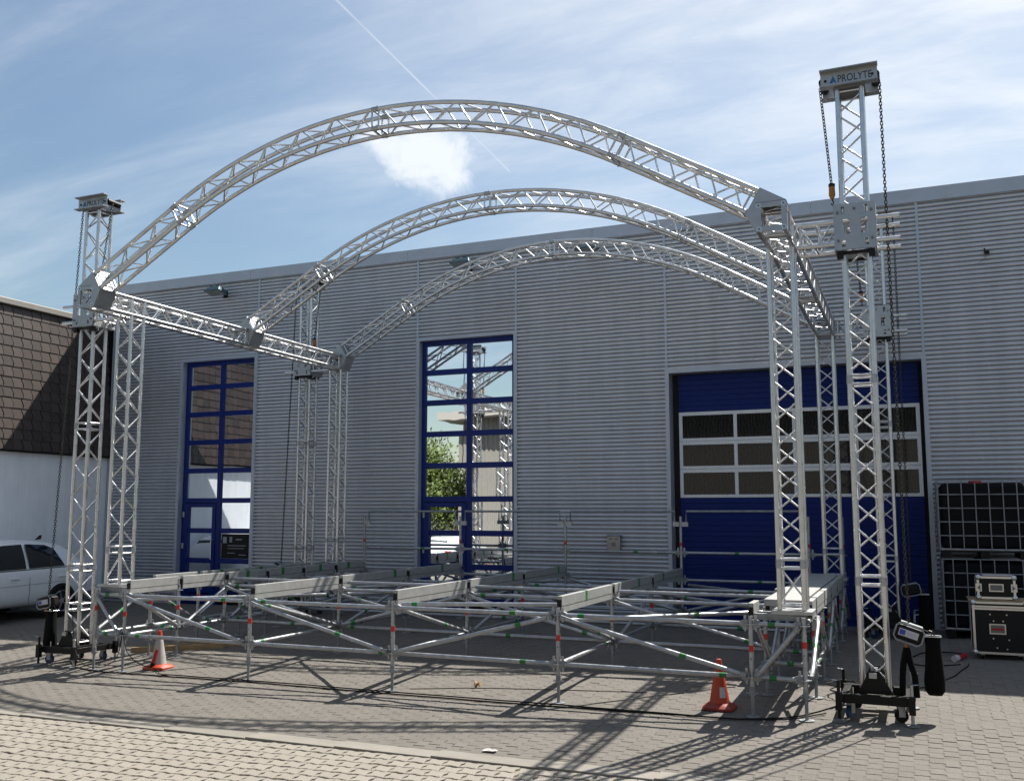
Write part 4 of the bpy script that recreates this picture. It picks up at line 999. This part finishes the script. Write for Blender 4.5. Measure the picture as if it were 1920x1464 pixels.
# wall lamps, ashtray box, bracket
for k, (lx, lab) in enumerate(((-4.27, 'green floodlight on the warehouse wall, leftmost'), (1.84, 'green floodlight on the wall above the middle glazed door'), (4.44, 'green floodlight on the wall, rightmost, behind the rear arch'))):
    t = thing('wall_floodlight', lab, 'floodlight', (lx, FY, 7.0), 'floodlights under the parapet')
    M = Matrix.Translation((lx, 6.72, 7.03)) @ Matrix.Rotation(R(-12), 4, 'X')
    MB().prism([(-.21, -.14, -.05), (.21, -.14, -.05), (.18, -.10, .045), (-.18, -.10, .045)], (0, 0, 0), (0, .001, 0))
    o = MB().add([M @ Vector(v) for v in ((-.22, -.16, -.06), (.22, -.16, -.06), (.22, .16, -.06), (-.22, .16, -.06), (-.17, -.10, .05), (.17, -.10, .05), (.17, .12, .06), (-.17, .12, .06))], [(0,3,2,1),(4,5,6,7),(0,1,5,4),(1,2,6,5),(2,3,7,6),(3,0,4,7)]).build('lamp_housing', 'lamp_green', t, bevel=.012)
    MB().box(-.20, .20, -.14, .14, -.066, -.0605, M).build('lamp_lens', 'lamp_glass', o)
    for s_ in (-.09, .07): MB().box(s_-.04, s_+.04, -.06, .08, .05, .105, M).build('gear_box', 'lamp_green', o)
    MB().box(lx-.03, lx+.03, 6.83, FY-.012, 6.99, 7.03).box(lx-.06, lx+.06, FY-.02, FY-.01, 6.93, 7.09).build('lamp_arm', 'black_steel', t)
t = thing('wall_ashtray', 'small grey steel ashtray box on the wall left of the gate', 'ashtray', (4.80, FY, 1.56))
ax0, ax1, az0, az1 = 4.685, 4.925, 1.42, 1.685
mb = MB(); holed_plate(mb, (ax0, FY-.125, az0), X, Z, Y, ax1-ax0, az1-az0-.02, .008, [(u_, u_+.014, .185, .215) for u_ in (.04, .075, .15, .185)]); mb.build('ashtray_front', 'box_steel', t)
MB().box(ax0, ax0+.004, FY-.117, FY-.01, az0, az1-.02).box(ax1-.004, ax1, FY-.117, FY-.01, az0, az1-.02).box(ax0+.004, ax1-.004, FY-.03, FY-.012, az0, az1-.02).box(ax0, ax1, FY-.117, FY-.01, az0-.008, az0).build('ashtray_shell', 'box_steel', t)
MB().box(ax0-.006, ax1+.006, FY-.135, FY-.01, az1-.018, az1).build('ashtray_lid', 'alu_dark', t)
tube('emblem_disc', t, ((ax0+ax1)/2, FY-.128, 1.52), ((ax0+ax1)/2, FY-.126, 1.52), .042, 'alu_dark', 20)
t = thing('wall_bracket', 'small black bracket with a trailing wire high on the right wall', 'bracket', (11.13, FY, 6.3))
MB().box(11.10, 11.17, FY-.10, FY-.015, 6.28, 6.32).box(11.09, 11.11, FY-.11, FY-.08, 6.28, 6.36).build('bracket_arm', 'black_plastic', t)
MB().sweep([(11.13, FY-.05, 6.28), (11.10, FY-.03, 6.2), (11.02, FY-.02, 6.14), (10.95, FY-.02, 6.13)], .004, 5).build('bracket_wire', 'zinc_dull', t)

# ------------------------------------------------------------------ cars
def car(label, rear, heading, group):
    """white hatchback; local +x forward, origin on ground below the rear bumper; stations along the length"""
    gx, gy = rear; root = thing('parked_car', label, 'car', (gx, gy, gz(gx, gy)), group)
    M = Matrix.Translation((gx, gy, gz(gx, gy)+.0)) @ Matrix.Rotation(heading, 4, 'Z')
    # x, half width at sill / belt / roof, z bottom, z belt, z roof
    S = [(0.00, .62, .70, .50, .42, .80, .86), (.05, .76, .82, .58, .30, .90, .99), (.22, .85, .88, .62, .24, .96, 1.22), (.50, .88, .90, .63, .22, .975, 1.405), (.95, .88, .90, .64, .22, .965, 1.495),
         (1.5, .88, .90, .64, .22, .955, 1.525), (2.1, .88, .90, .635, .22, .94, 1.52), (2.6, .88, .90, .61, .22, .93, 1.45), (3.1, .88, .89, .58, .22, .93, 1.20), (3.40, .87, .88, .60, .22, .93, .985), (3.8, .85, .85, .6, .22, .86, .90), (4.1, .78, .78, .55, .25, .74, .79), (4.24, .62, .64, .45, .34, .62, .66)]
    rings = []
    for (x, ws, wb, wr, zb_, zl, zr) in S:
        zm = (zb_+zl)/2
        half = [(0, zb_), (ws*.8, zb_), (ws, zb_+.10), (wb, zm+.08), (wb*.995, zl-.03), (wb*.955, zl+.01), (wb*.955+(wr-wb*.955)*.6, zl+(zr-zl)*.65), (wr, zr-.05*(zr-zl)/.5), (wr*.8, zr-.008), (0, zr)]
        full = half+[(-a, c) for a, c in half[-2:0:-1]]; rings.append([M @ Vector((x, a, c)) for a, c in full])
    n = len(rings[0]); mb = MB(); mb.add([v for r_ in rings for v in r_], [(i*n+k, i*n+(k+1) % n, (i+1)*n+(k+1) % n, (i+1)*n+k) for i in range(len(S)-1) for k in range(n)]+[tuple(range(n)), tuple((len(S)-1)*n+k for k in range(n))[::-1]])
    body = mb.build('car_body', 'car_white', root, 60); sub = body.modifiers.new('sub', 'SUBSURF'); sub.levels = 2; sub.render_levels = 2
    def side_pt(x, t, sgn, off):
        for i in range(len(S)-1):
            if S[i][0] <= x <= S[i+1][0]: break
        f_ = (x-S[i][0])/(S[i+1][0]-S[i][0]); q = [S[i][k]+(S[i+1][k]-S[i][k])*f_ for k in range(7)]
        _, ws, wb, wr, zb_, zl, zr = q
        a0, z0_ = wb*.957, zl+.005; a1, z1 = wr+.012, zr-.055
        tt = t; bow = .022*math.sin(math.pi*tt)
        return M @ Vector((x, sgn*(a0+(a1-a0)*tt+bow+off), z0_+(z1-z0_)*tt))
    for sgn in (-1, 1):
        for nm, q in (('rear_side_window', [(.72, .06), (.90, .78), (1.10, .92), (1.57, .93), (1.57, .04)]), ('front_side_window', [(1.64, .04), (1.64, .93), (2.2, .90), (2.62, .70), (2.98, .05)])):
            P = []
            for i in range(len(q)):
                a, c = q[i], q[(i+1) % len(q)]
                for k in range(4): P.append((a[0]+(c[0]-a[0])*k/4, a[1]+(c[1]-a[1])*k/4))
            cx = sum(p[0] for p in P)/len(P); ct = sum(p[1] for p in P)/len(P)
            mb = MB(); vs_ = [side_pt(cx, ct, sgn, .02)]; fs = []
            for s_ in (.5, 1): vs_ += [side_pt(cx+(p[0]-cx)*s_, ct+(p[1]-ct)*s_, sgn, .02) for p in P]
            m = len(P); fs = [(0, 1+i, 1+(i+1) % m) for i in range(m)]+[(1+i, 1+m+i, 1+m+(i+1) % m, 1+(i+1) % m) for i in range(m)]
            mb.add(vs_, fs); mb.build(nm, 'car_glass', root, 60)
        MB().sweep([side_pt(x, 0, sgn, .013) for x in np.linspace(.5, 3.0, 12)], .008, 5).build('window_trim', 'car_black', root)
        for x in (.62+.95, 2.72):
            MB().sweep([M @ Vector((x+d_, sgn*(.905-(.02 if z < .4 or z > .85 else 0)), z)) for d_, z in ((0, .30), (0, .5), (0, .7), (-.01, .9))], .0035, 4).build('door_gap', 'car_black', root)
        MB().sweep([M @ Vector((x, sgn*.899, z)) for x, z in ((.62, .70), (1.5, .675), (2.9, .64))], .004, 4).build('crease_line', 'zinc_dull', root)
        for x in (.80, 1.90): MB().cbox((x, sgn*.912, .80), (.18, .03, .026), M).build('door_handle', 'car_white', root, bevel=.008)
        for wx in (.80, 3.42):
            mb = MB(); prof = [(.345*math.cos(a), .345*math.sin(a)) for a in np.linspace(-.25, math.pi+.25, 22)]
            mb.prism([M @ Vector((wx+a, 0, .315+c)) for a, c in prof], (M.to_3x3() @ Vector((0, sgn*.70, 0))), (M.to_3x3() @ Vector((0, sgn*.908, 0)))); mb.build('wheel_arch', 'car_black', root)
            Mw = M @ Matrix.Translation((wx, sgn*.80, .315)) @ Matrix.Rotation(R(-90*sgn), 4, 'X')
            w_ = MB().lathe([(.20, -.11), (.29, -.115), (.315, -.08), (.315, .08), (.29, .115), (.21, .12), (.20, .10)], (0, 0, 0), 28, Mw).build('wheel', 'rubber', root, 50)
            rm = MB().lathe([(.05, .09), (.055, .11), (.02, .118)], (0, 0, 0), 16, Mw)
            for k in range(5): a = 2*math.pi*k/5; rm.bar(Mw @ Vector((.04*math.cos(a), .04*math.sin(a), .10)), Mw @ Vector((.20*math.cos(a), .20*math.sin(a), .105)), .05, .02)
            rm.sweep([Mw @ Vector((.203*math.cos(a), .203*math.sin(a), .11)) for a in np.linspace(0, 2*math.pi, 24, endpoint=False)], .012, 5, closed=True); rm.build('rim', 'rim', w_, 50)
        MB().cbox((.07, sgn*.66, .86), (.13, .26, .11), M).build('tail_light', 'lens_red', root, bevel=.03)
    MB().add([M @ Vector(v) for v in ((.12, -.58, 1.03), (.12, .58, 1.03), (.36, .50, 1.33), (.36, -.50, 1.33))], [(0, 1, 2, 3)]).build('rear_window', 'car_glass', root)
    MB().cbox((.015, 0, .70), (.02, .50, .11), M).build('number_plate', 'tape_white', root); MB().cbox((.04, 0, .36), (.12, 1.3, .16), M).build('bumper_insert', 'car_black', root, bevel=.03)
    MB().prism([M @ Vector(v) for v in ((.72, 0, 1.49), (.58, 0, 1.50), (.56, 0, 1.585), (.60, 0, 1.585))], M.to_3x3() @ Vector((0, -.012, 0)), M.to_3x3() @ Vector((0, .012, 0))).build('roof_aerial', 'car_black', root)
    return root
car('white hatchback parked beside the white wall on the left', (-6.60, 4.98), R(-90), None)
car('white hatchback seen mirrored in the middle glazed door', (-8.35, -10.9), R(-90), None)
